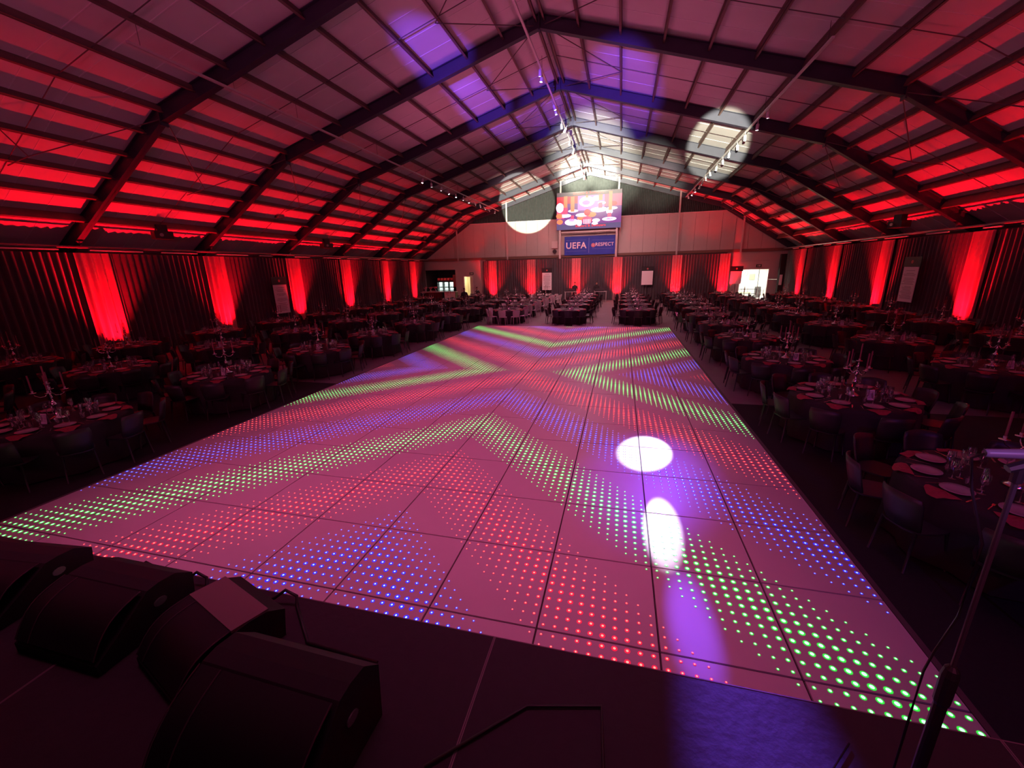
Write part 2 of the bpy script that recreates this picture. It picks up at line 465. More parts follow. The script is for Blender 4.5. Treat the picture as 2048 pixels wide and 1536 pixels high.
# backing so that joints read dark
b = MB()
for k in range(36): 
    g = gstrip(-21.1+k, -20.1+k, 3.2 if (-20.2+k > -16.2) else 3.2, 12.0, GY+0.13, GY+0.2)
    if g: b.merge(g, Matrix())
link('backing', b.mesh('backing', M_blk), gw)
x = XC-13.1
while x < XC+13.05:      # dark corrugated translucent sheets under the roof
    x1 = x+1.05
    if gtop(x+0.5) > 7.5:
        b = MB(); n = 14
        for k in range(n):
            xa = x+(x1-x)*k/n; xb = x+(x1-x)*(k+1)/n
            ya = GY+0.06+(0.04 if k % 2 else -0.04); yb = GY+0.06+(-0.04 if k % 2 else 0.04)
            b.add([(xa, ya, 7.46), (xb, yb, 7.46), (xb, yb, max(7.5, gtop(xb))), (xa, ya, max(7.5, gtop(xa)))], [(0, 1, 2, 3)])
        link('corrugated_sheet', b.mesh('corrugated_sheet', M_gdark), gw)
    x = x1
link('rail', MB().boxab((XC-12.3, GY-0.06, 7.40), (XC+12.3, GY+0.02, 7.47)).mesh('rail', M_post), gw)
link('rail', MB().boxab((-21, GY-0.12, 3.98), (14.7, GY, 4.20)).mesh('rail', M_brown), gw)
for k in range(6):
    xp = XC+(-2.5+k)*5.26
    b = MB(); zt = gtop(xp)
    b.boxab((xp-0.07, GY-0.17, 3.9), (xp+0.07, GY-0.155, zt)); b.boxab((xp-0.01, GY-0.16, 3.9), (xp+0.01, GY-0.01, zt))
    link('post', b.mesh('post', M_post), gw)
for s in (-1, 1):        # bright edge trim following the roof
    b = MB()
    b.tube([(XC, GY-0.1, gtop(XC)-0.06), (XC+s*KN, GY-0.1, gtop(XC+s*KN)-0.06), (XC+s*16.5, GY-0.1, gtop(XC+s*16.5)-0.06)], 0.05, 4)
    link('edge_trim', b.mesh('edge_trim', M_post), gw)
# lower part, left of the curtain: bar opening, door ; right: door
def wallbox(x0, x1, z0, z1, mt=None): link('wall_panel', MB().boxab((x0, GY-0.02, z0), (x1, GY+0.12, z1)).mesh('wall_panel', mt or M_gclad), gw)
wallbox(-21.1, -16.75, 3.1, 3.98); wallbox(-21.1, -20.2, FL, 3.1)
wallbox(-16.75, -15.83, FL, 3.98); wallbox(-15.83, -14.87, 2.4, 3.98); wallbox(-14.87, -13.4, FL, 3.98)
wallbox(9.0, 10.2, FL, 3.98); wallbox(10.2, 12.44, 2.5, 3.2); wallbox(10.2, 12.44, 3.21, 3.98); wallbox(12.44, 14.8, FL, 1.6); wallbox(12.44, 14.8, 1.61, 3.98)
wallbox(-13.4, 9.0, FL, 3.98, mat('plain_wall', (0.15, 0.12, 0.12), 0.8))
# rooms behind the doors
def room(x0, x1, y0, y1, z1, mt, nm):
    b = MB()
    b.boxab((x0-.1, y0, FL), (x0, y1, z1)); b.boxab((x1, y0, FL), (x1+.1, y1, z1)); b.boxab((x0-.1, y1, FL), (x1+.1, y1+.1, z1)); b.boxab((x0-.1, y0, z1), (x1+.1, y1, z1+.1)); b.boxab((x0-.1, y0, FL-.02), (x1+.1, y1, FL+.01))
    return struct(nm, b.mesh(nm, mt))
room(10.0, 13.4, GY+.22, GY+3.4, 2.9, mat('lobby_wall', (0.80, 0.80, 0.72), 0.7), 'wall_lobby')
lamp('lobby_light', 'AREA', (11.4, GY+1.7, 2.85), (11.4, GY+1.7, 0), 260, (1, 0.98, 0.86), size=1.6)
room(-16.3, -14.5, GY+.22, GY+2.4, 2.8, mat('cream_wall', (0.80, 0.72, 0.5), 0.7), 'wall_corridor')
lamp('corridor_light', 'AREA', (-15.3, GY+1.3, 2.75), (-15.3, GY+1.3, 0), 60, (1, 0.85, 0.55), size=0.8)
room(-20.6, -16.6, GY+.22, GY+4.2, 3.2, mat('bar_wall', (0.04, 0.03, 0.03), 0.8), 'wall_bar')
def door_frame(nm, x0, x1, z1, lab):
    b = MB(); b.boxab((x0-.07, GY-.05, FL), (x0, GY+.2, z1+.07)); b.boxab((x1, GY-.05, FL), (x1+.07, GY+.2, z1+.07)); b.boxab((x0, GY-.05, z1), (x1, GY+.2, z1+.07))
    return struct(nm, b.mesh(nm, M_white), None, lab)
d1 = door_frame('door_1', 10.23, 12.41, 2.47, 'wide doorway open to the bright lobby')
b = MB(); b.boxab((11.72, GY+.1, FL), (11.76, GY+.14, 2.47)); link('door_mullion', b.mesh('door_mullion', mat('door_grey', (.15, .15, .15), .5)), d1)
b = MB(); b.boxab((10.23, GY+.1, 0.75), (11.72, GY+.13, 0.80)); b.boxab((10.23, GY+.1, 0.35), (11.72, GY+.13, 0.40)); link('door_bar', b.mesh('door_bar', mat('door_grey', (.15, .15, .15), .5)), d1)
d2 = door_frame('door_2', -15.80, -14.90, 2.37, 'narrow lit doorway beside the bar')
b = MB(); b.boxab((-15.22, GY+.12, FL), (-14.92, GY+.16, 2.35)); link('door_leaf', b.mesh('door_leaf', mat('door_leaf', (.85, .8, .6), .5)), d2)
def exit_sign(x, z, lab):
    t = thing('exit_sign', lab, 'sign', (x, GY-.06, z))
    link('panel', MB().box((0, 0, 0), (.42, .05, .24)).mesh('panel', mat('sign_green', (.03, .10, .06), .5)), t)
    b = MB(); b.box((0.06, -.03, 0), (.10, .008, .13)); b.box((-.08, -.03, 0), (.05, .008, .15)); link('pictogram', b.mesh('pictogram', M_white), t)
exit_sign(11.6, 2.78, 'small exit sign above the bright lobby doorway')
exit_sign(-14.95, 2.68, 'small exit sign above the narrow doorway beside the bar')
# lobby contents
t = thing('display_stand', 'grey brochure stand inside the bright lobby doorway', 'stand', (12.1, GY+1.2, FL))
link('frame', MB().boxab((-.25, -.02, 0), (.25, .02, 1.0)).mesh('frame', mat('stand_grey', (.1, .12, .14), .5)), t)
for k in range(5): link('slat', MB().boxab((-.22+k*.09, -.05, .05), (-.18+k*.09, -.02, .98)).mesh('slat', mat('stand_lt', (.4, .4, .42), .5)), t)
t = thing('bench', 'low bench seen through the bright lobby doorway', 'bench', (11.0, GY+1.6, FL))
link('seat', MB().box((0, 0, .45), (1.3, .4, .05)).mesh('seat', mat('bench_seat', (.5, .55, .2), .6)), t)
for q in (-.55, .55): link('leg', MB().box((q, 0, .21), (.04, .36, .42)).mesh('leg', M_blk), t)
pw = mat('poster_grey', (.25, .27, .2), .6)
tag(link('lobby_poster', MB().box((12.1, GY+3.36, 1.75), (.5, .03, .55)).mesh('lobby_poster', pw)), 'dark framed picture on the far wall of the lobby', 'picture')
t = thing('wall_emblem', 'dark swirling wall decoration inside the lobby', 'picture', (11.5, GY+3.36, 2.1))
b = MB(); b.tube([(-.2, 0, -.25), (0, 0, .1), (-.15, 0, .3), (.15, 0, .25), (.2, 0, -.1), (.05, 0, -.3)], .04, 5); link('scroll', b.mesh('scroll', pw), t)
tag(link('speaker_column', MB().boxab((13.05, 40.75, FL), (13.45, 41.1, 3.7)).mesh('speaker_column', M_blk)), 'tall black cloth-covered column in the corner right of the lobby doorway', 'column')
tag(link('column_notice', MB().boxab((13.1, 40.70, 1.15), (13.3, 40.74, 2.0)).mesh('column_notice', M_card)), 'narrow white notice on the tall black corner column', 'notice')

# bar: fridge, counter, crates
t = thing('drinks_fridge', 'three-door drinks fridge with lit white interior behind the bar', 'fridge', (-18.35, GY+0.9, FL+.05))
b = MB(); b.boxab((-.98, 0, 0), (.98, .6, .12)); b.boxab((-.98, 0, 1.85), (.98, .6, 2.02)); b.boxab((-.98, .55, 0), (.98, .6, 2.0))
for q in (-.98, -.34, .30, .94): b.boxab((q, 0, 0), (q+.04, .6, 2.0))
link('cabinet', b.mesh('cabinet', M_blk), t)
Mfr = mat('fridge_light', (.9, 1, .97), .5, emit=(.80, 1.0, .92), es=1.6)
for q in (-.64, 0, .62):
    dr = link('door', MB().boxab((q-.28, .50, .14), (q+.28, .53, 1.84)).mesh('door', Mfr), t)
    b = MB(); 
    for zz in (.5, .86, 1.22, 1.58): b.boxab((q-.28, .1, zz), (q+.28, .48, zz+.02))
    link('shelf', b.mesh('shelf', M_blk), t)
rnd = random.Random(3)
for q in (-.64, 0, .62):
    for zz in (.52, .88, 1.24):
        for k in range(5):
            mtb = mat('bottle_%d' % rnd.randint(0, 2), random.choice([(.05, .12, .05), (.25, .10, .03), (.05, .05, .12)]), .2)
            me = MB().lathe([(0, 0), (.035, 0), (.035, .15), (.014, .2), (.014, .26), (0, .26)], n=8).mesh('bottle', mtb)
            tag(link('bottle', me, None, (-18.35+q-.2+k*.1, GY+1.15, FL+.05+zz)), 'small bottle, %s from the left, %s shelf behind the %s fridge door' % (ORD[k], {.52: 'lowest', .88: 'middle', 1.24: 'upper'}[zz], {-.64: 'left', 0: 'middle', .62: 'right'}[q]), 'bottle', 'bottles in the drinks fridge')
for k in range(5):
    t2 = thing('drinks_crate', 'red drinks crate on top of the fridge, %s from its left end' % ORD[k], 'crate', (-19.1+k*.37, GY+1.15, FL+2.08), 0, 'red crates on the fridge')
    b = MB(); mr = mat('crate_red', (.5, .05, .05), .5)
    b.boxab((-.16, -.2, 0), (.16, .2, .02)); b.boxab((-.16, -.2, 0), (-.14, .2, .25)); b.boxab((.14, -.2, 0), (.16, .2, .25)); b.boxab((-.16, -.2, 0), (.16, -.18, .25)); b.boxab((-.16, .18, 0), (.16, .2, .25))
    link('box', b.mesh('box', mr), t2)
for nm, x0, x1, lab in (('bar_counter', -20.4, -17.4, 'long dark bar counter in front of the drinks fridge'), ('serving_table', -17.2, -16.0, 'white-fronted serving counter beside the narrow doorway')):
    t = thing(nm, lab, 'counter', ((x0+x1)/2, 39.6, FL))
    w = (x1-x0)/2
    link('front', MB().boxab((-w, -.3, 0), (w, -.26, 1.0)).mesh('front', M_white if nm == 'serving_table' else M_blk), t)
    link('worktop', MB().boxab((-w-.05, -.35, 1.0), (w+.05, .35, 1.05)).mesh('worktop', M_post), t)
    for q in (-1, 1): link('side_panel', MB().boxab((q*w-.02, -.3, 0), (q*w+.02, .3, 1.0)).mesh('side_panel', M_blk), t)
for k in range(4):
    t = thing('flower_vase', 'vase of pink flowers on the bar counter, %s from its left end' % ORD[k], 'vase', (-19.9+k*.55, 39.6, FL+1.055), 0, 'vases on the bar')
    link('vase', MB().lathe([(0, 0), (.06, 0), (.08, .12), (.05, .25), (0.04, .25)], n=10).mesh('vase', M_plate), t)
    b = MB(); rr = random.Random(k)
    for j in range(14):
        a = rr.uniform(0, 6.28); q = rr.uniform(0, .16); b.lathe([(0, -.05), (.05, 0), (0, .05)], (q*math.cos(a), q*math.sin(a), .3+rr.uniform(0, .18)), 6)
    link('blossom', b.mesh('blossom', mat('blossom', (.7, .25, .3), .7)), t)
for k in range(3):
    tag(link('shelf_box', MB().boxab((-20.35, GY+.8, .55+k*.36), (-19.45, GY+1.3, .62+k*.36)).mesh('shelf_box', M_alu)), 'metal bar shelf left of the fridge, %s from the bottom' % ORD[k], 'shelf', 'metal shelves by the fridge')
tag(link('menu_board', MB().boxab((-17.35, GY+.7, 1.35), (-16.75, GY+.74, 2.6)).mesh('menu_board', mat('menu_red', (.35, .12, .10), .6))), 'red-brown menu board at the right end of the bar recess', 'sign')
lamp('bar_light', 'AREA', (-18.5, GY+.5, 3.0), (-18.5, GY+1.2, 0), 12, (1, .4, .4), size=1.0)

# ------------------------------------------------------------------ LED screen
SX0, SX1, SZ0, SZ1, SY = -6.04, -0.22, 6.42, 9.62, GY-0.75
scr = thing('led_screen', 'large LED screen showing candlesticks high on the far wall', 'screen', ((SX0+SX1)/2, SY, SZ0))
W2 = (SX1-SX0)/2; HH = SZ1-SZ0
link('cabinet', MB().boxab((-W2, 0.0, 0), (W2, 0.22, HH)).mesh('cabinet', mat('screen_body', (.05, .045, .08), .5)), scr)
def em(n, c, s=1.0): return mat('screen_'+n, (0.02, 0.02, 0.02), .5, emit=c, es=s)
Mb = [em('violet', (.22, .05, .30)), em('pink', (.95, .10, .25)), em('orange', (1, .30, .12)), em('white', (1, .72, .95), 2.0),
      em('lilac', (.62, .22, .80)), em('red', (.85, .03, .07)), em('band', (.09, .08, .22)), em('plum', (.28, .03, .12)), em('bandtop', (.16, .09, .12))]
pic = MB()
def SP(u0, v0, u1, v1, mi, lay):
    y = -0.004*lay; pic.m = mi
    X = lambda u: -W2+u*2*W2
    Z = lambda v: (1-v)*HH
    pic.add([(X(u0), y, Z(v1)), (X(u1), y, Z(v1)), (X(u1), y, Z(v0)), (X(u0), y, Z(v0))], [(0, 1, 2, 3)])
def SE(u, v, ru, rv, mi, lay, n=18):
    y = -0.004*lay; pic.m = mi
    vs = [(-W2+(u+ru*math.cos(2*PI*k/n))*2*W2, y, (1-v-rv*math.sin(2*PI*k/n))*HH) for k in range(n)]
    pic.add(vs, [tuple(range(n))])
SP(0, 0, 1, 1, 6, 1); SP(0, 0, 1, .11, 8, 2); SP(0, .11, 1, .86, 0, 2)
SP(0, .11, .33, .30, 5, 3); SP(.74, .11, 1, .42, 1, 3); SP(.33, .11, .74, .5, 4, 3); SP(0, .3, .12, .7, 1, 3)
for a in [(.05, .40, .06, .13, 3), (.04, .62, .05, .07, 2), (.05, .78, .05, .07, 2), (.14, .62, .09, .05, 3), (.26, .50, .08, .04, 3), (.24, .80, .11, .09, 3), (.24, .74, .05, .05, 4),
          (.40, .62, .10, .05, 3), (.40, .70, .08, .06, 2), (.47, .27, .12, .14, 3), (.46, .30, .06, .06, 4), (.62, .20, .07, .07, 3), (.66, .50, .13, .07, 3), (.70, .33, .06, .04, 3),
          (.55, .62, .07, .07, 2), (.48, .56, .05, .09, 5), (.82, .76, .11, .05, 3), (.82, .76, .06, .025, 4), (.82, .56, .05, .08, 3), (.86, .48, .08, .04, 3), (.88, .36, .05, .06, 5),
          (.36, .82, .04, .10, 3), (.62, .78, .06, .05, 3), (.48, .77, .08, .11, 1), (.60, .86, .05, .04, 3), (.93, .62, .05, .10, 0)]:
    SE(*a, 4+(hash(a[0]) % 3))
for u, v0, v1, w in [(.14, .10, .40, .028), (.25, .12, .52, .03), (.68, .11, .26, .03), (.83, .04, .53, .026), (.47, .11, .17, .02)]:
    SP(u-w, v0, u+w, v1, 2, 9)
for u, v0, v1, w in [(.14, .40, .58, .035), (.25, .62, .72, .025), (.68, .32, .46, .03), (.82, .60, .70, .03)]:
    SP(u-w, v0, u+w, v1, 1, 9)
for k in range(5): SP(.425+k*.024, .74, .435+k*.024, .86, 3, 10)
link('picture', pic.mesh('picture', Mb), scr, (0, -0.002, 0))
Mtx = em('text', (1.0, .04, .04), 1.2)
o = text('Singers & Swingers', .36, Mtx, scr, (-.05, -.06, HH*.955), bold=.006); o.scale = (1.0, .8, 1)
o = text('Singers & Swingers', .36, Mtx, scr, (.20, -.06, HH*.085), bold=.006); o.scale = (1.0, .8, 1)
for q in (-W2+.3, W2-.35): link('post', MB().boxab((q-.08, .05, -2.55), (q+.08, .2, 0)).mesh('post', M_post), scr)
b = MB(); b.boxab((-W2+.4, .1, -.25), (W2-.4, .16, -.15)); link('crossbar', b.mesh('crossbar', M_post), scr)

# banner
bx0, bx1, bz0, bz1 = -5.36, -0.60, 4.16, 5.84
ban = thing('banner', 'blue banner with white lettering under the LED screen', 'banner', ((bx0+bx1)/2, GY-.25, bz0))
bw = (bx1-bx0)/2; bh = bz1-bz0
Mbl = mat('banner_blue', (.010, .045, .42), .6, noise=.25, scale=1.0)
b = MB(); n = 16
for k in range(n):
    xa, xb = -bw+2*bw*k/n, -bw+2*bw*(k+1)/n
    ya, yb = .02*math.sin(k*1.3), .02*math.sin((k+1)*1.3)
    b.add([(xa, ya, 0), (xb, yb, 0), (xb, yb, bh), (xa, ya, bh)], [(0, 1, 2, 3)])
link('fabric', b.mesh('fabric', Mbl, True), ban)
Mwt = mat('banner_white', (.75, .75, .85), .6); Mln = mat('banner_line', (.20, .25, .6), .6)
text('UEFA', .78, Mwt, ban, (-1.28, -.045, .84), bold=.016, space=1.08)
text('RESPECT', .42, Mwt, ban, (1.35, -.045, .88), bold=.004, space=1.05)
b = MB(); b.box((-.08, -.04, .84), (.03, .01, 1.35)); b.box((-1.28, -.04, 1.33), (1.9, .01, .015)); b.box((-1.28, -.04, .36), (1.9, .01, .015)); b.box((1.2, -.04, 1.3), (2.0, .01, .015)); b.box((1.2, -.04, .52), (2.0, .01, .015))
link('rule', b.mesh('rule', Mln), ban)
eb = MB()
for k in range(3):
    r = .20-.06*k
    vs = [(r*math.cos(a*PI/10), -.003*k, r*math.sin(a*PI/10)) for a in range(20)]; eb.m = k; eb.add(vs, [tuple(range(20))])
link('emblem', eb.mesh('emblem', [mat('emb1', (.35, .2, .35), .6), mat('emb2', (.6, .15, .15), .6), mat('emb3', (.5, .4, .5), .6)]), ban, (.32, -.045, .84))

t = thing('wall_fan', 'small square fan box left of the blue banner', 'fan', (-6.30, GY-.25, 4.55))
link('housing', MB().boxab((-.28, 0, 0), (.28, .2, .62)).mesh('housing', M_post), t)
link('grille', MB().lathe([(0, 0), (.2, 0), (.2, .02), (0, .02)], n=16).mesh('grille', M_blk), t).rotation_euler = (PI/2, 0, 0)
t.children[1].location = (0, -.005, .31)

# ------------------------------------------------------------------ posters (header with a small emblem, white sheet)
def poster(lab, loc, rz, w, z0, z1, zh, lines=True):
    t = thing('poster', lab, 'poster', loc, rz)
    link('sheet', MB().boxab((-w/2, -.01, z0), (w/2, .01, z1)).mesh('sheet', M_card), t)
    link('header', MB().boxab((-w/2-.06, -.012, z1), (w/2+.06, .012, zh)).mesh('header', M_blk), t)
    c = (z1+zh)/2
    link('emblem', MB().lathe([(0, 0), (.08, 0), (.08, .006), (0, .006)], n=12).mesh('emblem', mat('poster_red', (.55, .12, .12), .6)), t, (0, -.014, c)).rotation_euler = (PI/2, 0, 0)
    if lines:
        b = MB(); rr = random.Random(int(z1*100)+int(w*77))
        zz = z1-.12
        while zz > z0+.12:
            q = w*rr.uniform(.2, .42)
            if rr.random() < .75: b.box((rr.uniform(-.04, .04), -.012, zz), (2*q, .004, .018))
            zz -= .055
        link('print', b.mesh('print', mat('poster_ink', (.40, .33, .38), .7)), t)
    b = MB(); b.boxab((-w/2-.05, -.12, -.02), (w/2+.05, .12, .06)); b.boxab((-.02, .02, .05), (.02, .04, zh)); link('stand', b.mesh('stand', M_blk), t)
    return t
poster('tall white menu poster with black header, standing before the left curtain', (XC-CUR+.35, 20.6, FL), PI/2, 1.0, .86, 2.50, 2.95)
poster('tall white menu poster with black header, standing before the right curtain', (XC+CUR-.35, 23.9, FL), -PI/2, 1.05, 1.1, 2.7, 3.15)
poster('white poster with black header on the back curtain, left of the screen', (-7.0, GY-.6, FL), 0, .92, 1.02, 2.66, 3.1)
poster('short white poster with black header on the back curtain, right of the screen', (2.33, GY-.6, FL), 0, .98, 1.38, 2.62, 3.0, False)
poster('white poster with black header just left of the bright lobby doorway', (9.75, GY-.6, FL), 0, .9, 1.35, 2.42, 2.85, False)

# ------------------------------------------------------------------ lighting tracks under the roof
cyl = MB().lathe([(0, 0), (.055, 0), (.06, .02), (.06, .20), (.04, .23), (0, .23)], n=10).mesh('spot_body', M_rail)
lns = MB().lathe([(0, -.002), (.05, -.002)], n=10).mesh('spot_lens', M_lens)
brk = MB().tube([(0, 0, .2), (0, 0, .36)], .012, 5).mesh('spot_arm', M_rail)
trk_lab = {'left': 'white lighting track hung under the left roof slope', 'right': 'white lighting track hung under the right roof slope', 'ridge': 'lighting track hung below the roof ridge'}
for nm, x, z, y0, y1, sp in (('left', -11.65, 8.42, 9.0, 40.8, [24.5+1.35*k for k in range(12)]), ('right', 5.1, 8.62, 14.5, 40.8, [19.5+1.5*k for k in range(14)]), ('ridge', XC-.25, 10.55, 8.0, 40.8, [18.3, 18.8, 22.0, 22.6, 24.8, 25.4, 28, 30, 32, 34, 36.5, 38.5])):
    t = thing('lighting_track', trk_lab[nm], 'lighting track', (x, 0, z))
    link('rail', MB().boxab((-.035, y0, -.03), (.035, y1, .03)).mesh('rail', M_rail if nm != 'left' else mat('track_left', (.55, .45, .46), .5)), t)
    b = MB(); y = y0+.3
    while y < y1: b.tube([(0, y, 0), (0, y, .5)], .008, 4); y += 2.62
    link('hanger', b.mesh('hanger', M_rod), t)
    for i, y in enumerate(sp):
        s = thing('spotlight', 'small white spotlight, %s from the stage on the %s lighting track' % (ORD[i] if i < 10 else ['eleventh', 'twelfth', 'thirteenth', 'fourteenth'][i-10], nm), 'spotlight', (x+random.uniform(-.05, .05), y, z-.38), random.uniform(0, 6), 'spotlights on the %s track' % nm)
        s.rotation_euler = (random.uniform(-.35, .5), random.uniform(-.5, .5), 0)
        link('body', cyl, s); link('arm', brk, s)
        link('lens', lns, s)

# loudspeakers hung from the roof and boxes on the eave
def hung_speaker(lab, loc, rz, s=1.0):
    t = thing('hanging_speaker', lab, 'speaker', loc, rz)
    b = MB(); b.hexa([(-.28*s, -.25*s, -.42*s), (.28*s, -.25*s, -.42*s), (.2*s, .28*s, -.42*s), (-.2*s, .28*s, -.42*s), (-.28*s, -.25*s, .42*s), (.28*s, -.25*s, .42*s), (.2*s, .28*s, .42*s), (-.2*s, .28*s, .42*s)])
    link('enclosure', b.mesh('enclosure', mat('speaker_grey', (.16, .13, .14), .6)), t)
    link('grille', MB().boxab((-.25*s, -.27*s, -.39*s), (.25*s, -.25*s, .39*s)).mesh('grille', M_blkg), t)
    b = MB()
    for q in (-.15, .15): b.tube([(q, 0, .4*s), (q*2, .15, .8*s+.1)], .012, 4)
    b.tube([(-.4, .15, .8*s+.1), (.4, .15, .8*s+.1)], .02, 5)
    link('bracket', b.mesh('bracket', M_rod), t)
hung_speaker('grey loudspeaker hung under the left roof slope above the second poster bay', (-18.1, 19.9, 6.35), -.2, .95)
hung_speaker('grey loudspeaker hung under the left roof slope near the far wall', (-18.0, 37.2, 6.3), -.2, .95)
hung_speaker('tall loudspeaker hung under the right roof slope nearest the stage', (11.9, 20.9, 6.75), .5, 1.15)
hung_speaker('loudspeaker hung under the right roof slope near the far wall', (11.3, 37.0, 6.65), .2, .95)
def projector(lab, loc, rz):
    t = thing('projector', lab, 'projector', loc, rz)
    link('body', MB().boxab((-.32, -.25, -.15), (.32, .25, .15)).mesh('body', M_blk), t)
    l = link('lens', MB().lathe([(0, 0), (.06, 0), (.07, .06), (0, .06)], n=10).mesh('lens', M_alu), t, (-.1, -.25, 0)); l.rotation_euler = (PI/2, 0, 0)
    link('bracket', MB().boxab((-.18, -.15, .15), (.18, .15, .42)).mesh('bracket', M_blk), t)
projector('black projector box on the left eave nearest the stage', (-18.9, 14.2, 4.72), 1.2)
projector('black projector box on the left eave halfway down the hall', (-18.9, 24.6, 4.78), 1.2)
projector('black projector box on the right eave', (12.3, 24.0, 4.55), -1.2)

# ------------------------------------------------------------------ dance floor
DX0, DX1, DY0, DY1 = -7.57, 2.43, 1.77, 21.77
df = thing('dance_floor', 'long illuminated LED dance floor of square frosted panels', 'dance floor', (0, 0, FL))
link('base', MB().boxab((DX0, DY0, 0.002), (DX1, DY1, -FL-.012)).mesh('base', M_joint), df)
pme = MB()
g = 0.006
pme.hexa([(g, g, -.012), (1-g, g, -.012), (1-g, 1-g, -.012), (g, 1-g, -.012), (g+.003, g+.003, 0), (1-g-.003, g+.003, 0), (1-g-.003, 1-g-.003, 0), (g+.003, 1-g-.003, 0)])
pme = pme.mesh('panel', M_panel)
for i in range(10):
    for j in range(20):
        link('panel', pme, df, (DX0+i, DY0+j, -FL))
b = MB()
for a, c in (((DX0-.05, DY0-.05), (DX0, DY1+.05)), ((DX1, DY0-.05), (DX1+.05, DY1+.05)), ((DX0, DY1), (DX1, DY1+.05))):
    b.boxab((a[0], a[1], 0.002), (c[0], c[1], -FL-.002))
link('edge_ramp', b.mesh('edge_ramp', mat('edge_dark', (.08, .06, .07), .5)), df)
CX, CY, PER = -2.57, 11.78, 1.93
cores = {0: MB(), 1: MB(), 2: MB()}; halos = {0: MB(), 1: MB(), 2: MB()}
def disc(b, x, y, z, r, n):
    i0 = len(b.v)
    for k in range(n):
        a = 2*PI*k/n+.3; b.v.append((x+r*math.cos(a), y+r*math.sin(a), z))
    b.f.append(tuple(range(i0, i0+n))); b.mi.append(0)
for i in range(100):
    for j in range(200):
        x = DX0+.05+.1*i; y = DY0+.05+.1*j
        f = abs(x-CX)-abs(y-CY)
        n = round((f+0.6)/PER); c = -0.6+n*PER
        t = 1-abs(f-c)/0.74
        if t <= 0.02: continue
        col = n % 3       # 0 red 1 green 2 blue
        near = y < 9
        if col == 1: rc, rh = .005+.013*t, .008+.021*t
        elif col == 0: rc, rh = .005+.007*t, .008+.017*t
        else: rc, rh = .005+.006*t, .009+.018*t
        disc(halos[col], x, y, -FL+.0016, rh, 10 if near else 6)
        disc(cores[col], x, y, -FL+.0030, rc, 8 if near else 6)
LC = [((1, .22, .18), (1.0, .012, .05)), ((.35, 1, .45), (.03, .85, .06)), ((.30, .45, 1), (.03, .03, 1.0))]
nmz = ['red', 'green', 'blue']
for c in range(3):
    for b, nm, k, s in ((halos[c], 'led_ring', 1, 1.0), (cores[c], 'led_dot', 0, 2.2)):
        m_ = mat('%s_%s' % (nm, nmz[c]), LC[c][k], .4, emit=LC[c][k], es=s)
        o = link(nm, b.mesh(nm, m_), df); o['kind'] = 'stuff'; o['label'] = '%s glowing LED dots' % nmz[c]

# ------------------------------------------------------------------ tables, chairs, settings
ROWX = [(-16.9, 'row beside the left curtain'), (-13.1, 'left middle row'), (-9.25, 'left inner row'), (-6.35, 'white-chair row'), (-2.75, 'centre aisle row under the screen'),
        (0.95, 'row just right of the centre aisle'), (4.25, 'right inner row'), (7.95, 'right middle row'), (11.8, 'row beside the right curtain')]
tables = []
for x, ys in ((-16.9, [4.4, 7.7, 10.6, 14.1, 17.5, 20.9]), (-13.1, [4.3, 7.7, 11.0, 14.4, 17.9, 21.3]), (-9.2, [4.45, 7.7, 10.95, 14.0, 17.4, 20.6]),
              (4.0, [4.9, 8.1, 11.25, 14.6, 18.0, 21.2]), (7.85, [4.6, 7.7, 10.95, 14.5, 18.0, 21.5]), (11.7, [9.0, 12.3, 15.7, 19.0, 22.2])):
    for y in ys: tables.append((x, y))
for k, (x, nm) in enumerate(ROWX):
    y0 = 23.7
    if x in (-16.9, -13.1, -9.25): y0 = 24.4
    if x in (4.25, 7.95): y0 = 24.4
    if x == 11.8: y0 = 25.5
    if x == -2.75: y0 = 23.75
    if x == 0.95: y0 = 23.85
    for j in range(5):
        y = y0+3.2*j
        if y < 38.3 and not (x < -16 and y > 36): tables.append((x, y))
def row_of(x): return min(ROWX, key=lambda r: abs(r[0]-x))
tables.sort(key=lambda p: (row_of(p[0])[0], p[1]))
cnt = {}
info = []
ORDX = ORD+['eleventh', 'twelfth', 'thirteenth']
for x, y in tables:
    r = row_of(x)[1]; k = cnt.get(r, 0); cnt[r] = k+1
    info.append((x, y, '%s table, %s' % (ORDX[k], r), math.hypot(x, y)))
info.sort(key=lambda t: t[3])
SEATS = ['right-wall seat', 'screen-side right seat', 'screen-side right inner seat', 'screen-side left inner seat', 'screen-side left seat', 'left-wall seat', 'stage-side left seat', 'stage-side left inner seat', 'stage-side right inner seat', 'stage-side right seat']

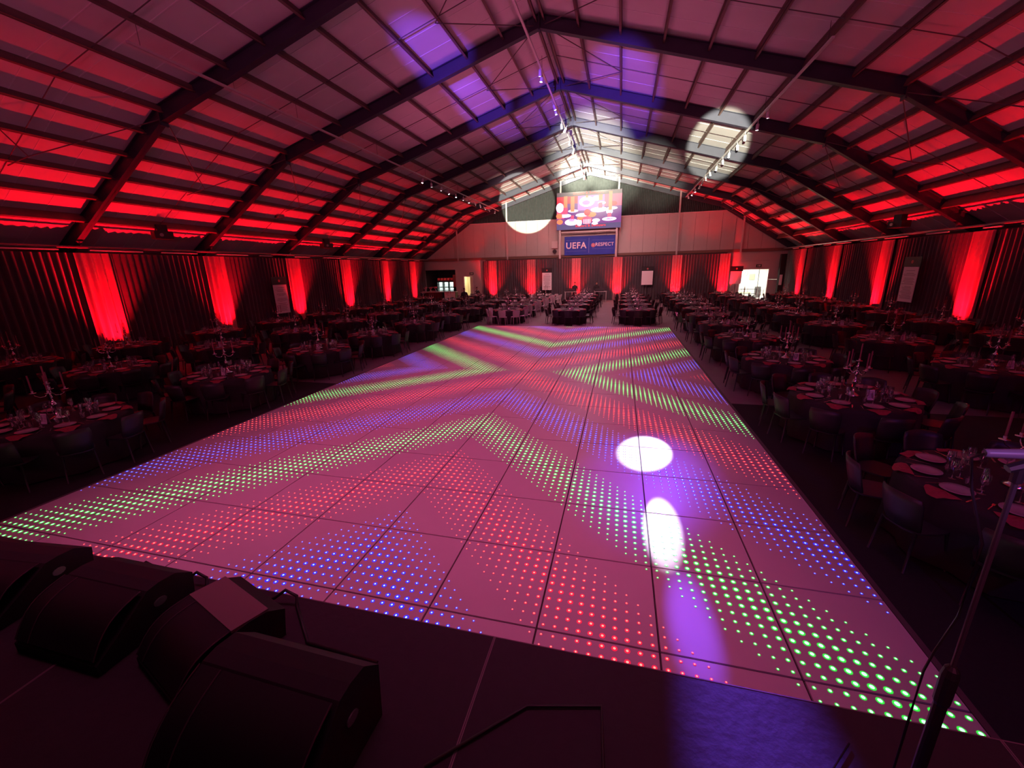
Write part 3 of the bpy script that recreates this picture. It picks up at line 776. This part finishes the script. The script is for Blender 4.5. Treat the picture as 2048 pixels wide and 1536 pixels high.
tcl = MB(); n = 40                       # cloth
ring = []
for q, (r, z) in enumerate([(0, .765), (.88, .765), (.905, .755), (.92, .70), (.93, .40), (.95, .03)]):
    for k in range(n):
        a = 2*PI*k/n; rr = r+(0 if q < 3 else .018*(q-2)*math.sin(k*2*PI/4.0+q))
        tcl.v.append((rr*math.cos(a), rr*math.sin(a), z))
for q in range(5):
    for k in range(n):
        k2 = (k+1) % n; tcl.f.append((q*n+k, q*n+k2, (q+1)*n+k2, (q+1)*n+k)); tcl.mi.append(0)
tcl = tcl.mesh('tablecloth', M_cloth, True)
ttop = MB().lathe([(0, .72), (.89, .72), (.89, .755), (0, .755)], n=32).mesh('tabletop', M_brown)
tbase = MB().lathe([(.32, 0), (.32, .03), (.04, .06), (.04, .72)], n=12).mesh('pedestal', M_blk)
T0 = None
def chair_parts():
    seat = MB(); pts = []
    n = 14
    for k in range(n):
        a = 2*PI*k/n; x = .215*math.copysign(abs(math.cos(a))**.6, math.cos(a)); y = .215*math.copysign(abs(math.sin(a))**.6, math.sin(a)); pts.append((x, y))
    seat.add([(x, y, .435) for x, y in pts]+[(x*1.02, y*1.02, .455) for x, y in pts], [tuple(reversed(range(n))), tuple(range(n, 2*n))]+[(k, (k+1) % n, n+(k+1) % n, n+k) for k in range(n)])
    back = MB(); cols = 7
    for side in (0, 1):
        for r, (z, w, yo) in enumerate([(.46, .19, .20), (.60, .205, .235), (.74, .215, .265), (.83, .20, .28)]):
            for k in range(cols):
                u = -1+2*k/(cols-1)
                back.v.append((u*w, yo-.075*u*u+(0.018 if side else 0), z-(0.02*u*u if r == 3 else 0)))
    for side in (0, 1):
        o = side*28
        for r in range(3):
            for k in range(cols-1):
                q = (o+r*cols+k, o+r*cols+k+1, o+(r+1)*cols+k+1, o+(r+1)*cols+k)
                back.f.append(q if side == 0 else tuple(reversed(q))); back.mi.append(0)
    for k in range(cols-1):
        back.f.append((21+k, 22+k, 28+22+k, 28+21+k)); back.f.append((k+1, k, 28+k, 28+k+1)); back.mi += [0, 0]
    for r in range(3):
        back.f.append((r*cols, (r+1)*cols, 28+(r+1)*cols, 28+r*cols)); back.f.append(((r+1)*cols+6, r*cols+6, 28+r*cols+6, 28+(r+1)*cols+6)); back.mi += [0, 0]
    legs = []
    for sx, sy in ((-1, -1), (1, -1), (-1, 1), (1, 1)):
        legs.append(MB().tube([(sx*.17, sy*.16, .44), (sx*.20, sy*.215, 0)], [.018, .012], 5))
    return seat, back, legs
seatB, backB, legB = chair_parts()
def chair_proto(mt, nm):
    return (seatB.mesh('seat', mt, False), backB.mesh('backrest', mt, True), [l.mesh('leg', mt, True) for l in legB])
allB = MB(); I = Matrix()
allB.merge(seatB, I); allB.merge(backB, I)
for l in legB: allB.merge(l, I)
CH = {'w': (chair_proto(M_wchair, 'w'), allB.mesh('chair', M_wchair)), 'b': (chair_proto(M_bchair, 'b'), allB.mesh('chair', M_bchair))}
plateM = MB().lathe([(0, .018), (.075, .018), (.085, .022), (.130, .030), (.132, .027), (.08, .012), (0, .012)], n=20).mesh('plate', M_plate, True)
plateL = MB().lathe([(0, .008), (.09, .008), (.15, .022), (.09, 0)], n=8)
gB = MB().lathe([(.034, 0), (.005, .008), (.0045, .085), (.030, .105), (.040, .15), (.036, .205)], n=10)
gB.f = [q for q in gB.f if len(q) == 4]; gB.mi = [0]*len(gB.f)
wineM = gB.mesh('wine_glass', M_glass, True)
gB2 = MB().lathe([(.028, .004), (.034, .05), (.037, .11)], n=10); gB2.f = [q for q in gB2.f if len(q) == 4]; gB2.mi = [0]*len(gB2.f)
tumM = gB2.mesh('tumbler', M_glass, True)
gB3 = MB().lathe([(.030, 0), (.005, .008), (.0045, .10), (.020, .125), (.026, .19), (.024, .235)], n=9); gB3.f = [q for q in gB3.f if len(q) == 4]; gB3.mi = [0]*len(gB3.f)
fluteM = gB3.mesh('champagne_flute', M_glass, True)
gL = MB().lathe([(.034, 0), (.006, .01), (.006, .09), (.038, .14), (.036, .20)], n=6)
nap = MB(); nn = 10
for q, (rr, zz) in enumerate(((0.0, .012), (.10, .010), (.155, .004))):
    for k in range(nn+1):
        a = -PI*.5+PI*k/nn; dy = rr*math.cos(a)*.95; nap.v.append((rr*math.sin(a), .02+dy, zz+.006*(k % 2)-max(0, dy-.11)*1.1))
for q in range(2):
    for k in range(nn): nap.f.append((q*(nn+1)+k, q*(nn+1)+k+1, (q+1)*(nn+1)+k+1, (q+1)*(nn+1)+k)); nap.mi.append(0)
napM = nap.mesh('napkin', M_nap)
frk = MB(); frk.box((0, -.02, .004), (.008, .13, .003)); frk.box((0, .07, .004), (.024, .05, .003)); frkM = frk.mesh('fork', M_silver)
kn = MB(); kn.box((0, -.05, .004), (.012, .09, .005)); kn.box((.002, .05, .004), (.018, .12, .002)); knM = kn.mesh('knife', M_silver)
# candelabrum
def cand_parts():
    stem = MB().lathe([(0, 0), (.10, 0), (.11, .015), (.05, .04), (.02, .07), (.014, .20), (.03, .22), (.045, .25), (.03, .28), (.014, .30), (.014, .36), (.026, .38), (.014, .40), (.012, .50), (.03, .52), (.012, .54), (0.010, .60)], n=12)
    arm = MB().tube([(r, 0, z) for r, z in ((.012, .46), (.06, .40), (.12, .395), (.17, .43), (.185, .47))], .0065, 6)
    cup = MB().lathe([(0, 0), (.012, 0), (.045, .012), (.045, .018), (.014, .018), (.017, .05), (0, .05)], (0, 0, 0), 10)
    can = MB().tube([(0, 0, .05), (0, 0, .31)], .011, 7)
    return stem, arm, cup, can
cs_, ca_, cc_, cd_ = cand_parts()
candP = (cs_.mesh('stem', M_silver, True), ca_.mesh('arm', M_silver, True), cc_.mesh('drip_cup', M_silver, True), cd_.mesh('candle', M_candle))
CPOS = [(math.cos(k*PI/2+.35)*.185, math.sin(k*PI/2+.35)*.185, .47, k*PI/2+.35) for k in range(4)]+[(0, 0, .60, 0)]
cAll = MB(); cAll.merge(cs_, Matrix())
for k, (a, b_, c, d) in enumerate(CPOS):
    cAll.m = 0
    if k < 4: cAll.merge(ca_, Matrix.Rotation(d, 4, 'Z'))
    cAll.merge(cc_, Matrix.Translation((a, b_, c)))
n0 = len(cAll.mi)
for a, b_, c, d in CPOS: cAll.merge(cd_, Matrix.Translation((a, b_, c)))
cAll.mi = [0]*n0+[1]*(len(cAll.f)-n0)
candAll = cAll.mesh('candelabrum', [M_silver, M_candle], True)
def candelabrum(label, loc, rz, full):
    if not full:
        return tag(link('candelabrum', candAll, None, loc, rz), label, 'candelabrum', 'candelabra on the round tables')
    h = thing('candelabrum', label, 'candelabrum', loc, rz, 'candelabra on the round tables')
    link('stem', candP[0], h)
    for k, (a, b_, c, d) in enumerate(CPOS):
        if k < 4: link('arm', candP[1], h, (0, 0, 0), d)
        link('drip_cup', candP[2], h, (a, b_, c)); link('candle', candP[3], h, (a, b_, c))
    return h
cardM = MB(); cardM.m = 0; cardM.add([(-.05, -.03, 0), (.05, -.03, 0), (.05, 0, .17), (-.05, 0, .17), (-.05, .03, 0), (.05, .03, 0)], [(0, 1, 2, 3), (3, 2, 5, 4)])
cardM.m = 1
for k in range(5):
    z = .14-.025*k; yy = -.03*(1-z/.17)-.001; cardM.add([(-.035, yy, z), (.035, yy, z), (.035, yy+.0008, z+.006), (-.035, yy+.0008, z+.006)], [(0, 1, 2, 3)])
cardM = cardM.mesh('menu_card', [M_card, M_ink])
TZ = FL+.766
farC = {'w': MB(), 'b': MB()}; farP = MB(); farG = MB(); farN = MB()
nch = npl_ = ngl = nnp = nct = 0
proto_tab = None
for ti, (x, y, tn, dist) in enumerate(info):
    ph = random.uniform(-.08, .08)
    if proto_tab is None:
        proto_tab = thing('round_table', 'x', 'table', (x, y, FL)); link('tablecloth', tcl, proto_tab); link('tabletop', ttop, proto_tab); link('pedestal', tbase, proto_tab)
        tb = proto_tab
    else: tb = dup(proto_tab, (x, y, FL), ph)
    tag(tb, 'round banquet table with dark floor-length cloth, %s' % tn.replace(' table,', ' in the') if False else 'round dark-clothed banquet table, %s' % tn, 'table', 'round banquet tables')
    white = abs(x+6.35) < .6
    kind = 'w' if white else 'b'
    for s in range(10):
        a = ph+s*PI/5+.31; c, sn = math.cos(a), math.sin(a)
        seat = SEATS[s]
        R = 1.08+random.uniform(-.03, .08)
        loc = (x+c*R, y+sn*R, FL); rz = a-PI/2+random.uniform(-.08, .08)
        lab = '%s chair, %s, %s' % ('white' if white else 'dark', seat, tn)
        if nch < 300:
            nch += 1
            if nch <= 130 or white:
                t = thing('banquet_chair', lab, 'chair', loc, rz, 'chairs at the round tables')
                p = CH[kind][0]; link('seat', p[0], t); link('backrest', p[1], t)
                for l in p[2]: link('leg', l, t)
            else:
                t = tag(link('banquet_chair', CH[kind][1], None, loc, rz), lab, 'chair', 'chairs at the round tables')
        elif white:
            tag(link('banquet_chair', CH['w'][1], None, loc, rz), lab, 'chair', 'white chairs') if nch < 0 else farC['w'].merge(allB, Matrix.Translation(loc) @ Matrix.Rotation(rz, 4, 'Z'))
        else:
            farC['b'].merge(allB, Matrix.Translation(loc) @ Matrix.Rotation(rz, 4, 'Z'))
        pl = (x+c*.68, y+sn*.68, TZ)
        if npl_ < 300:
            npl_ += 1
            tag(link('plate', plateM, None, pl, rz), 'white plate, %s, %s' % (seat, tn), 'plate', 'plates on the round tables')
            tag(link('napkin', napM, None, (x+c*.79, y+sn*.79, TZ), a-PI/2), 'red napkin over the rim, %s, %s' % (seat, tn), 'napkin', 'napkins on the plates')
        else:
            farP.merge(plateL, Matrix.Translation(pl)); farN.merge(nap, Matrix.Translation((x+c*.79, y+sn*.79, TZ)) @ Matrix.Rotation(a-PI/2, 4, 'Z'))
        if nct < 140:
            nct += 1
            for o_, me, nm in ((-.17, frkM, 'fork'), (.17, knM, 'knife')):
                aa = a+(.17/.745)*(1 if o_ > 0 else -1)
                tag(link(nm, me, None, (x+math.cos(aa)*.745, y+math.sin(aa)*.745, TZ+.001), aa+PI/2), 'silver %s, %s, %s' % (nm, seat, tn), nm, '%ss on the round tables' % nm)
        for q, (rr, da, me, nm) in enumerate(((.50, .14, wineM, 'wine_glass'), (.50, -.12, tumM, 'tumbler'), (.42, .02, fluteM, 'champagne_flute'))):
            gl = (x+math.cos(a+da)*rr, y+math.sin(a+da)*rr, TZ+.001)
            if ngl < 900:
                ngl += 1
                tag(link(nm, me, None, gl, 0), 'clear %s, %s, %s' % (('stemmed wine glass', 'water tumbler', 'champagne flute')[q], seat, tn), 'glass', 'glasses on the round tables')
            else: farG.merge(gL, Matrix.Translation(gl))
    candelabrum('five-arm silver candelabrum with candles, centre of %s' % tn, (x, y, TZ+.001), random.uniform(0, 1.5), ti < 26)
    a = random.uniform(0, 6.28)
    tag(link('menu_card', cardM, None, (x+.27*math.cos(-1.0+.4*ph), y+.27*math.sin(-1.0+.4*ph), TZ+.001), random.uniform(-.3, .3)), 'white folded menu card beside the candelabrum, %s' % tn, 'menu card', 'menu cards on the tables')
if farC['w'].v: tag(link('chairs_far', farC['w'].mesh('chairs_far', M_wchair)), 'white chairs at the farther tables', 'chair', None, 'stuff')
tag(link('chairs_far', farC['b'].mesh('chairs_far', M_bchair)), 'dark chairs crowded round the tables at the far end of the hall', 'chair', None, 'stuff')
tag(link('plates_far', farP.mesh('plates_far', M_plate)), 'white plates on the tables at the far end of the hall', 'plate', None, 'stuff')
tag(link('napkins_far', farN.mesh('napkins_far', M_nap)), 'red napkins on the tables at the far end of the hall', 'napkin', None, 'stuff')
tag(link('glasses_far', farG.mesh('glasses_far', M_glass)), 'glasses on the tables at the far end of the hall', 'glass', None, 'stuff')

# ------------------------------------------------------------------ people
def person(lab, loc, rz, seated=False, tone=(.02, .018, .022), arm=0.3):
    t = thing('person', lab, 'person', loc, rz)
    me = bpy.data.meshes.new('body')
    if seated:
        J = {'pel': (0, 0, .55), 'ch': (0, -.02, 1.02), 'nk': (0, -.03, 1.20), 'hd': (0, -.05, 1.28), 'top': (0, -.05, 1.30),
             'ls': (-.19, -.02, 1.10), 'le': (-.25, -.15, .86), 'lw': (-.16, -.36, .88), 'rs': (.19, -.02, 1.10), 're': (.25, -.15, .86), 'rw': (.16, -.36, .88),
             'lh': (-.1, 0, .52), 'lk': (-.13, -.42, .50), 'la': (-.13, -.42, .08), 'lt': (-.13, -.55, .04), 'rh': (.1, 0, .52), 'rk': (.13, -.42, .50), 'ra': (.13, -.42, .08), 'rt': (.13, -.55, .04)}
        hz = 1.36
    else:
        J = {'pel': (0, 0, .95), 'ch': (0, 0, 1.28), 'nk': (0, 0, 1.47), 'hd': (0, -.01, 1.54), 'top': (0, -.01, 1.56),
             'ls': (-.20, 0, 1.38), 'le': (-.26, -.04, 1.10), 'lw': (-.24, -arm, .98), 'rs': (.20, 0, 1.38), 're': (.26, -.04, 1.10), 'rw': (.24, -arm, .98),
             'lh': (-.1, 0, .90), 'lk': (-.12, -.02, .48), 'la': (-.13, .02, .08), 'lt': (-.13, -.13, .04), 'rh': (.1, 0, .90), 'rk': (.12, -.04, .48), 'ra': (.14, .02, .08), 'rt': (.14, -.13, .04)}
        hz = 1.63
    ks = list(J); ix = {k: i for i, k in enumerate(ks)}
    E_ = [('pel', 'ch'), ('ch', 'nk'), ('nk', 'hd'), ('hd', 'top'), ('ch', 'ls'), ('ls', 'le'), ('le', 'lw'), ('ch', 'rs'), ('rs', 're'), ('re', 'rw'), ('pel', 'lh'), ('lh', 'lk'), ('lk', 'la'), ('la', 'lt'), ('pel', 'rh'), ('rh', 'rk'), ('rk', 'ra'), ('ra', 'rt')]
    R = dict(pel=.14, ch=.15, nk=.055, hd=.05, top=.05, ls=.065, le=.048, lw=.032, rs=.065, re=.048, rw=.032, lh=.10, lk=.065, la=.045, lt=.035, rh=.10, rk=.065, ra=.045, rt=.035)
    me.from_pydata([J[k] for k in ks], [(ix[a], ix[b]) for a, b in E_], [])
    o = link('body', me, t)
    me.materials.append(mat('clothes_%d' % int(tone[0]*1000), tone, .8))
    sk = o.modifiers.new('skin', 'SKIN')
    if not me.skin_vertices: pass
    for i, k in enumerate(ks):
        me.skin_vertices[0].data[i].radius = (R[k]*(1.25 if k in ('pel', 'ch') else 1), R[k])
    me.skin_vertices[0].data[ix['pel']].use_root = True
    sb = o.modifiers.new('sub', 'SUBSURF'); sb.levels = 1; sb.render_levels = 1
    skin = mat('skin', (.45, .25, .19), .6)
    hd = MB().lathe([(0, -.125), (.045, -.115), (.070, -.06), (.078, .0), (.078, .05), (.06, .10), (.03, .12), (0, .125)], n=12)
    hd.tube([(0, -.075, .01), (0, -.10, -.02)], [.012, .016], 6)
    for q in (-.079, .079): hd.box((q, 0, -.005), (.012, .03, .05))
    link('head', hd.mesh('head', skin, True), t, (0, J['hd'][1], hz))
    hr = MB().lathe([(.083, -.02), (.088, .05), (.07, .11), (.03, .135), (0, .14)], n=12)
    link('hair', hr.mesh('hair', mat('hair_dark', (.02, .012, .01), .7), True), t, (0, J['hd'][1]+.012, hz))
    hb = MB()
    for k in ('lw', 'rw'):
        p = Vector(J[k]); hb.tube([p, p+Vector((0, -.09, .0))], [.03, .035], 6)
        for f in range(4): hb.tube([p+Vector((-.03+.02*f, -.08, 0)), p+Vector((-.03+.02*f, -.13, -.005)), p+Vector((-.03+.02*f, -.15-.01*(f in (1, 2)), -.03))], .008, 5)
        sx = 1 if k == 'lw' else -1
        hb.tube([p+Vector((sx*.03, -.03, 0)), p+Vector((sx*.06, -.08, -.005))], .009, 5)
    link('hand', hb.mesh('hand', skin, True), t)
    return t
person('person in dark clothes standing behind the equipment desk, left of the pair', (-4.15, 39.7, FL), 0, False)
person('person in dark clothes standing behind the equipment desk, right of the pair', (-2.15, 39.6, FL), .2, False)
person('person in dark clothes standing among the tables near the bar', (-11.6, 30.3, FL), .6, False)
person('person in dark clothes seated near the narrow lit doorway', (-13.6, 39.0, FL), .9, True)
tag(link('stool', MB().lathe([(.2, 0), (.03, .02), (.03, .42), (.19, .44), (.19, .47), (0, .47)], n=12).mesh('stool', M_blk), None, (-13.6, 39.02, FL)), 'small dark stool under the seated person', 'stool')
for x, lab in ((-4.45, 'low dark equipment desk in front of the left standing person'), (-1.75, 'low dark equipment desk in front of the right standing person')):
    t = thing('equipment_desk', lab, 'desk', (x, 39.1, FL))
    link('desktop', MB().box((0, 0, .92), (1.1, .55, .04)).mesh('desktop', M_post), t)
    for q in (-.5, .5): link('leg', MB().box((q, 0, .45), (.04, .5, .9)).mesh('leg', M_post), t)
    tag(link('mixer', MB().hexa([(-.4, -.2, 0), (.4, -.2, 0), (.4, .2, 0), (-.4, .2, 0), (-.4, -.2, .08), (.4, -.2, .08), (.4, .2, .25), (-.4, .2, .25)]).mesh('mixer', M_blk), None, (x-.1, 39.1, FL+.942)), 'black mixing console on the %s equipment desk' % ('left' if x < -3 else 'right'), 'mixer')
t = thing('microphone_stand', 'thin microphone stand between the two standing people at the back', 'microphone stand', (-3.15, 39.4, FL))
link('pole', MB().tube([(0, 0, 0), (0, 0, 1.85)], .015, 6).mesh('pole', M_blk), t); link('base', MB().lathe([(0, 0), (.16, 0), (.14, .03), (0, .03)], n=12).mesh('base', M_blk), t)
link('microphone', MB().lathe([(0, 0), (.03, .02), (.035, .06), (0, .1)], (0, 0, 1.84), 8).mesh('microphone', M_blk), t)

# ------------------------------------------------------------------ stage
SZ = 1.2
SE_Y = 1.553
Mdk = M_stage
xs = [-12.53+2*k for k in range(9)]
for i, x0 in enumerate(xs):
    for j in range(3):
        y1 = SE_Y-j*1.0
        t = thing('stage_deck', 'black stage deck, %s along from the left, in the %s row from the dance floor' % (ORD[i], ORD[j]), 'stage deck', (x0, y1, 0), 0, 'stage decks')
        b = MB(); b.boxab((.006, -.994, SZ-.10), (1.994, -.006, SZ)); link('board', b.mesh('board', Mdk), t)
        b = MB()
        for a, c in (((0.001, -.999), (.006, -.001)), ((1.994, -.999), (1.999, -.001)), ((.006, -.999), (1.994, -.994)), ((.006, -.006), (1.994, -.001))):
            b.boxab((a[0], a[1], SZ-.1), (c[0], c[1], SZ+.001))
        link('edge_frame', b.mesh('edge_frame', mat('deck_edge', (.20, .15, .17), .45)), t)
        b = MB()
        for a in (.1, 1.9):
            for c in (-.1, -.9): b.boxab((a-.03, c-.03, FL), (a+.03, c+.03, SZ-.1))
        link('leg', b.mesh('leg', M_blk), t)
b = pleats(18.0, SZ-.1, .2, .03, rows=2, seed=4, z0=0).mesh('stage_skirt', M_blk, True)
tag(link('stage_skirt', b, None, (-12.53, SE_Y+.05, FL+.02)), 'black pleated skirt hanging along the stage front', 'stage skirt')

# stage monitors
def wedge(lab, loc, rz, w, d, h, bad=True, lit_top=False):
    """wedge floor monitor: local +y is the back (towards the hall), the grille slopes towards -y"""
    t = thing('stage_monitor', lab, 'stage monitor', loc, rz)
    pr = [(-d/2, 0), (d/2, 0), (d/2+.02, h*.72), (d/2-.06, h*.96), (d/2-.14, h), (d/2-.20, h*.98), (-d/2+.10, h*.50), (-d/2-.0, h*.22)]
    b = MB(); n = len(pr)
    for sx in (-1, 1): b.v += [(sx*w/2, p[0], p[1]) for p in pr]
    b.f = [tuple(reversed(range(n))), tuple(range(n, 2*n))]+[(k, (k+1) % n, n+(k+1) % n, n+k) for k in range(n)]; b.mi = [0]*len(b.f)
    link('enclosure', b.mesh('enclosure', mat('monitor_black', (.010, .007, .011), .7, noise=.3, scale=40)), t)
    # curved grille proud of the sloping face
    g = MB(); y0, z0, y1, z1 = -d/2+.01, h*.27, d/2-.21, h*.985
    ny, nz = -(z1-z0), (y1-y0); L = math.hypot(ny, nz); ny /= L; nz /= L; m2 = 9
    for k in range(m2):
        u = k/(m2-1); bul = .045*math.sin(PI*u)+.012
        for sx in (-.94, .94): g.v.append((sx*w/2, y0+(y1-y0)*u+ny*bul, z0+(z1-z0)*u+nz*bul))
    g.f = [(2*k, 2*k+1, 2*k+3, 2*k+2) for k in range(m2-1)]; g.mi = [0]*len(g.f)
    gr = link('grille', g.mesh('grille', M_blkg, True), t)
    for sx in (-.955, .955, -.62):
        e = MB(); e.tube([(sx*w/2, y0+(y1-y0)*k/8+ny*(.045*math.sin(PI*k/8)+.014), z0+(z1-z0)*k/8+nz*(.045*math.sin(PI*k/8)+.014)) for k in range(9)], .003, 5)
        link('grille_edge', e.mesh('grille_edge', mat('grille_edge', (.09, .06, .08), .4)), t)
    if lit_top: link('top_plate', MB().hexa([(-w/2+.005, d/2-.215, h*.985), (w/2-.005, d/2-.215, h*.985), (w/2-.005, d/2-.05, h*.965), (-w/2+.005, d/2-.05, h*.965), (-w/2+.005, d/2-.215, h+.012), (w/2-.005, d/2-.215, h+.012), (w/2-.005, d/2-.05, h+.0), (-w/2+.005, d/2-.05, h+.0)]).mesh('top_plate', mat('lit_top_tone', (.22, .15, .15), .7)), t)['label'] = 'top strip toned as lit'  # paler colour stands for light falling on the top strip
    if bad:
        u = .42; bul = .045*math.sin(PI*u)+.02
        p = (.32*w, y0+(y1-y0)*u+ny*bul, z0+(z1-z0)*u+nz*bul)
        bb = link('badge', MB().box((0, 0, 0), (.035, .05, .004)).mesh('badge', mat('badge_silver', (.75, .6, .62), .35, metal=.6)), t, p)
        bb.rotation_euler = (math.atan2(z1-z0, y1-y0), 0, 0)
        mk = MB().tube([(-.009, -.018, .004), (-.006, .004, .004), (.009, .018, .004)], .003, 4); link('mark', mk.mesh('mark', M_blk), bb)
    for sx in (-1, 1):
        hd = link('handle', MB().lathe([(0, 0), (.035, 0), (.035, .006), (0, .006)], n=12).mesh('handle', M_alu), t, (sx*(w/2+.001), d/2-.16, h*.6)); hd.rotation_euler = (0, sx*PI/2, 0); hd.scale = (.6, .9, 1)
    return t
wedge('black wedge stage monitor with silver badge, nearest to the stage centre', (-1.19, .84, SZ+.002), -.02, .62, .50, .34)
wedge('black wedge stage monitor with its top strip toned as lit, behind the nearest monitor', (-1.85, 1.17, SZ+.002), -.31, .44, .46, .20, False, True)
wedge('low black wedge stage monitor, third from the stage centre along the edge', (-2.52, 1.16, SZ+.002), 0.0, .56, .46, .25, False)
wedge('low black wedge stage monitor at the far left of the stage edge', (-3.42, 1.18, SZ+.002), .1, .66, .46, .22, False)
# cables looping over the stage edge
for i, (x, y) in enumerate(((-3.35, 1.50), (-2.75, 1.50), (-2.35, 1.5), (-1.72, 1.5))):
    b = MB(); b.tube([(x-.35, y-.25, SZ+.012), (x-.15, y-.08, SZ+.015), (x-.06, y-.02, SZ+.04), (x+.0, y, SZ+.085), (x+.07, y+.0, SZ+.06), (x+.08, y-.02, SZ+.012), (x+.3, y-.2, SZ+.012), (x+.7, y-.22, SZ+.012)], .009, 6)
    tag(link('stage_cable', b.mesh('stage_cable', M_blk, True)), 'black cable looping up at the stage edge, %s from the left' % ORD[i], 'cable', 'cables at the stage edge')
b = MB(); b.tube([(-.62, .95, SZ+.012), (-.30, 1.25, SZ+.012), (.0, 1.32, SZ+.012), (.02, 1.05, SZ+.012), (-.2, .75, SZ+.012), (-.5, .4, SZ+.012)], .007, 6)
tag(link('stage_cable', b.mesh('stage_cable', M_blk, True)), 'thin black cable curving over the stage right of the nearest monitor', 'cable')

# near microphone stand
MX, MY = .812, 1.0
t = thing('microphone_stand', 'black straight microphone stand at the right front of the stage', 'microphone stand', (MX, MY, SZ))
link('base', MB().lathe([(0, 0), (.13, 0), (.125, .02), (.02, .035), (.016, .06), (0, .06)], n=20).mesh('base', M_blk), t)
link('pole', MB().tube([(0, 0, .05), (0, 0, .80)], .0135, 12).mesh('pole', M_blk), t, (0, 0, 0))
link('clutch', MB().lathe([(.0135, 0), (.0165, .01), (.0175, .09), (.014, .11), (.007, .12)], (0, 0, .70), 12).mesh('clutch', M_blk), t)
link('upper_pole', MB().tube([(0, 0, .78), (0, 0, 1.33)], .0052, 10).mesh('upper_pole', mat('satin_pole', (.05, .045, .055), .4)), t)
b = MB(); b.tube([(0, 0, 1.31), (0, 0, 1.345)], .010, 10); b.tube([(-.02, 0, 1.338), (.03, 0, 1.362)], [.009, .014], 8)
link('clip', b.mesh('clip', M_blk), t)
mic = thing('microphone', 'silver-grey vocal microphone lying in the clip of the near stand', 'microphone', (MX, MY, SZ+1.37))
b = MB().tube([(-.065, 0, .0), (-.06, 0, .0), (.05, 0, .006), (.11, 0, .01)], [.007, .009, .012, .016], 12); link('handle', b.mesh('handle', mat('mic_grey', (.16, .16, .24), .4), True), mic)
b = MB().tube([(.11, 0, .01), (.12, 0, .0105), (.145, 0, .012), (.165, 0, .013), (.175, 0, .0135)], [.022, .026, .027, .02, .006], 12); link('mesh_head', b.mesh('mesh_head', M_alu, True), mic)
b = MB().tube([(MX-.062, MY, SZ+1.37), (MX-.08, MY+.005, SZ+1.355), (MX-.06, MY+.01, SZ+1.28), (MX-.012, MY+.01, SZ+1.15), (MX-.012, MY+.012, SZ+.95), (MX-.035, MY+.012, SZ+.84), (MX-.045, MY+.01, SZ+.78), (MX-.044, MY+.01, SZ+.62), (MX-.035, MY+.02, SZ+.3), (MX-.06, MY+.05, SZ+.03), (MX-.08, MY+.2, SZ+.008), (MX+.1, MY+.4, SZ+.008)], .0028, 6)
tag(link('microphone_cable', b.mesh('microphone_cable', M_blk, True)), 'thin dark microphone cable hanging beside the near stand', 'cable')
lamp('stage_backlight', 'SPOT', (1.4, -2.2, 4.6), (.80, 1.0, 2.575), 260, (.30, .24, 1), .05, 5, .6)
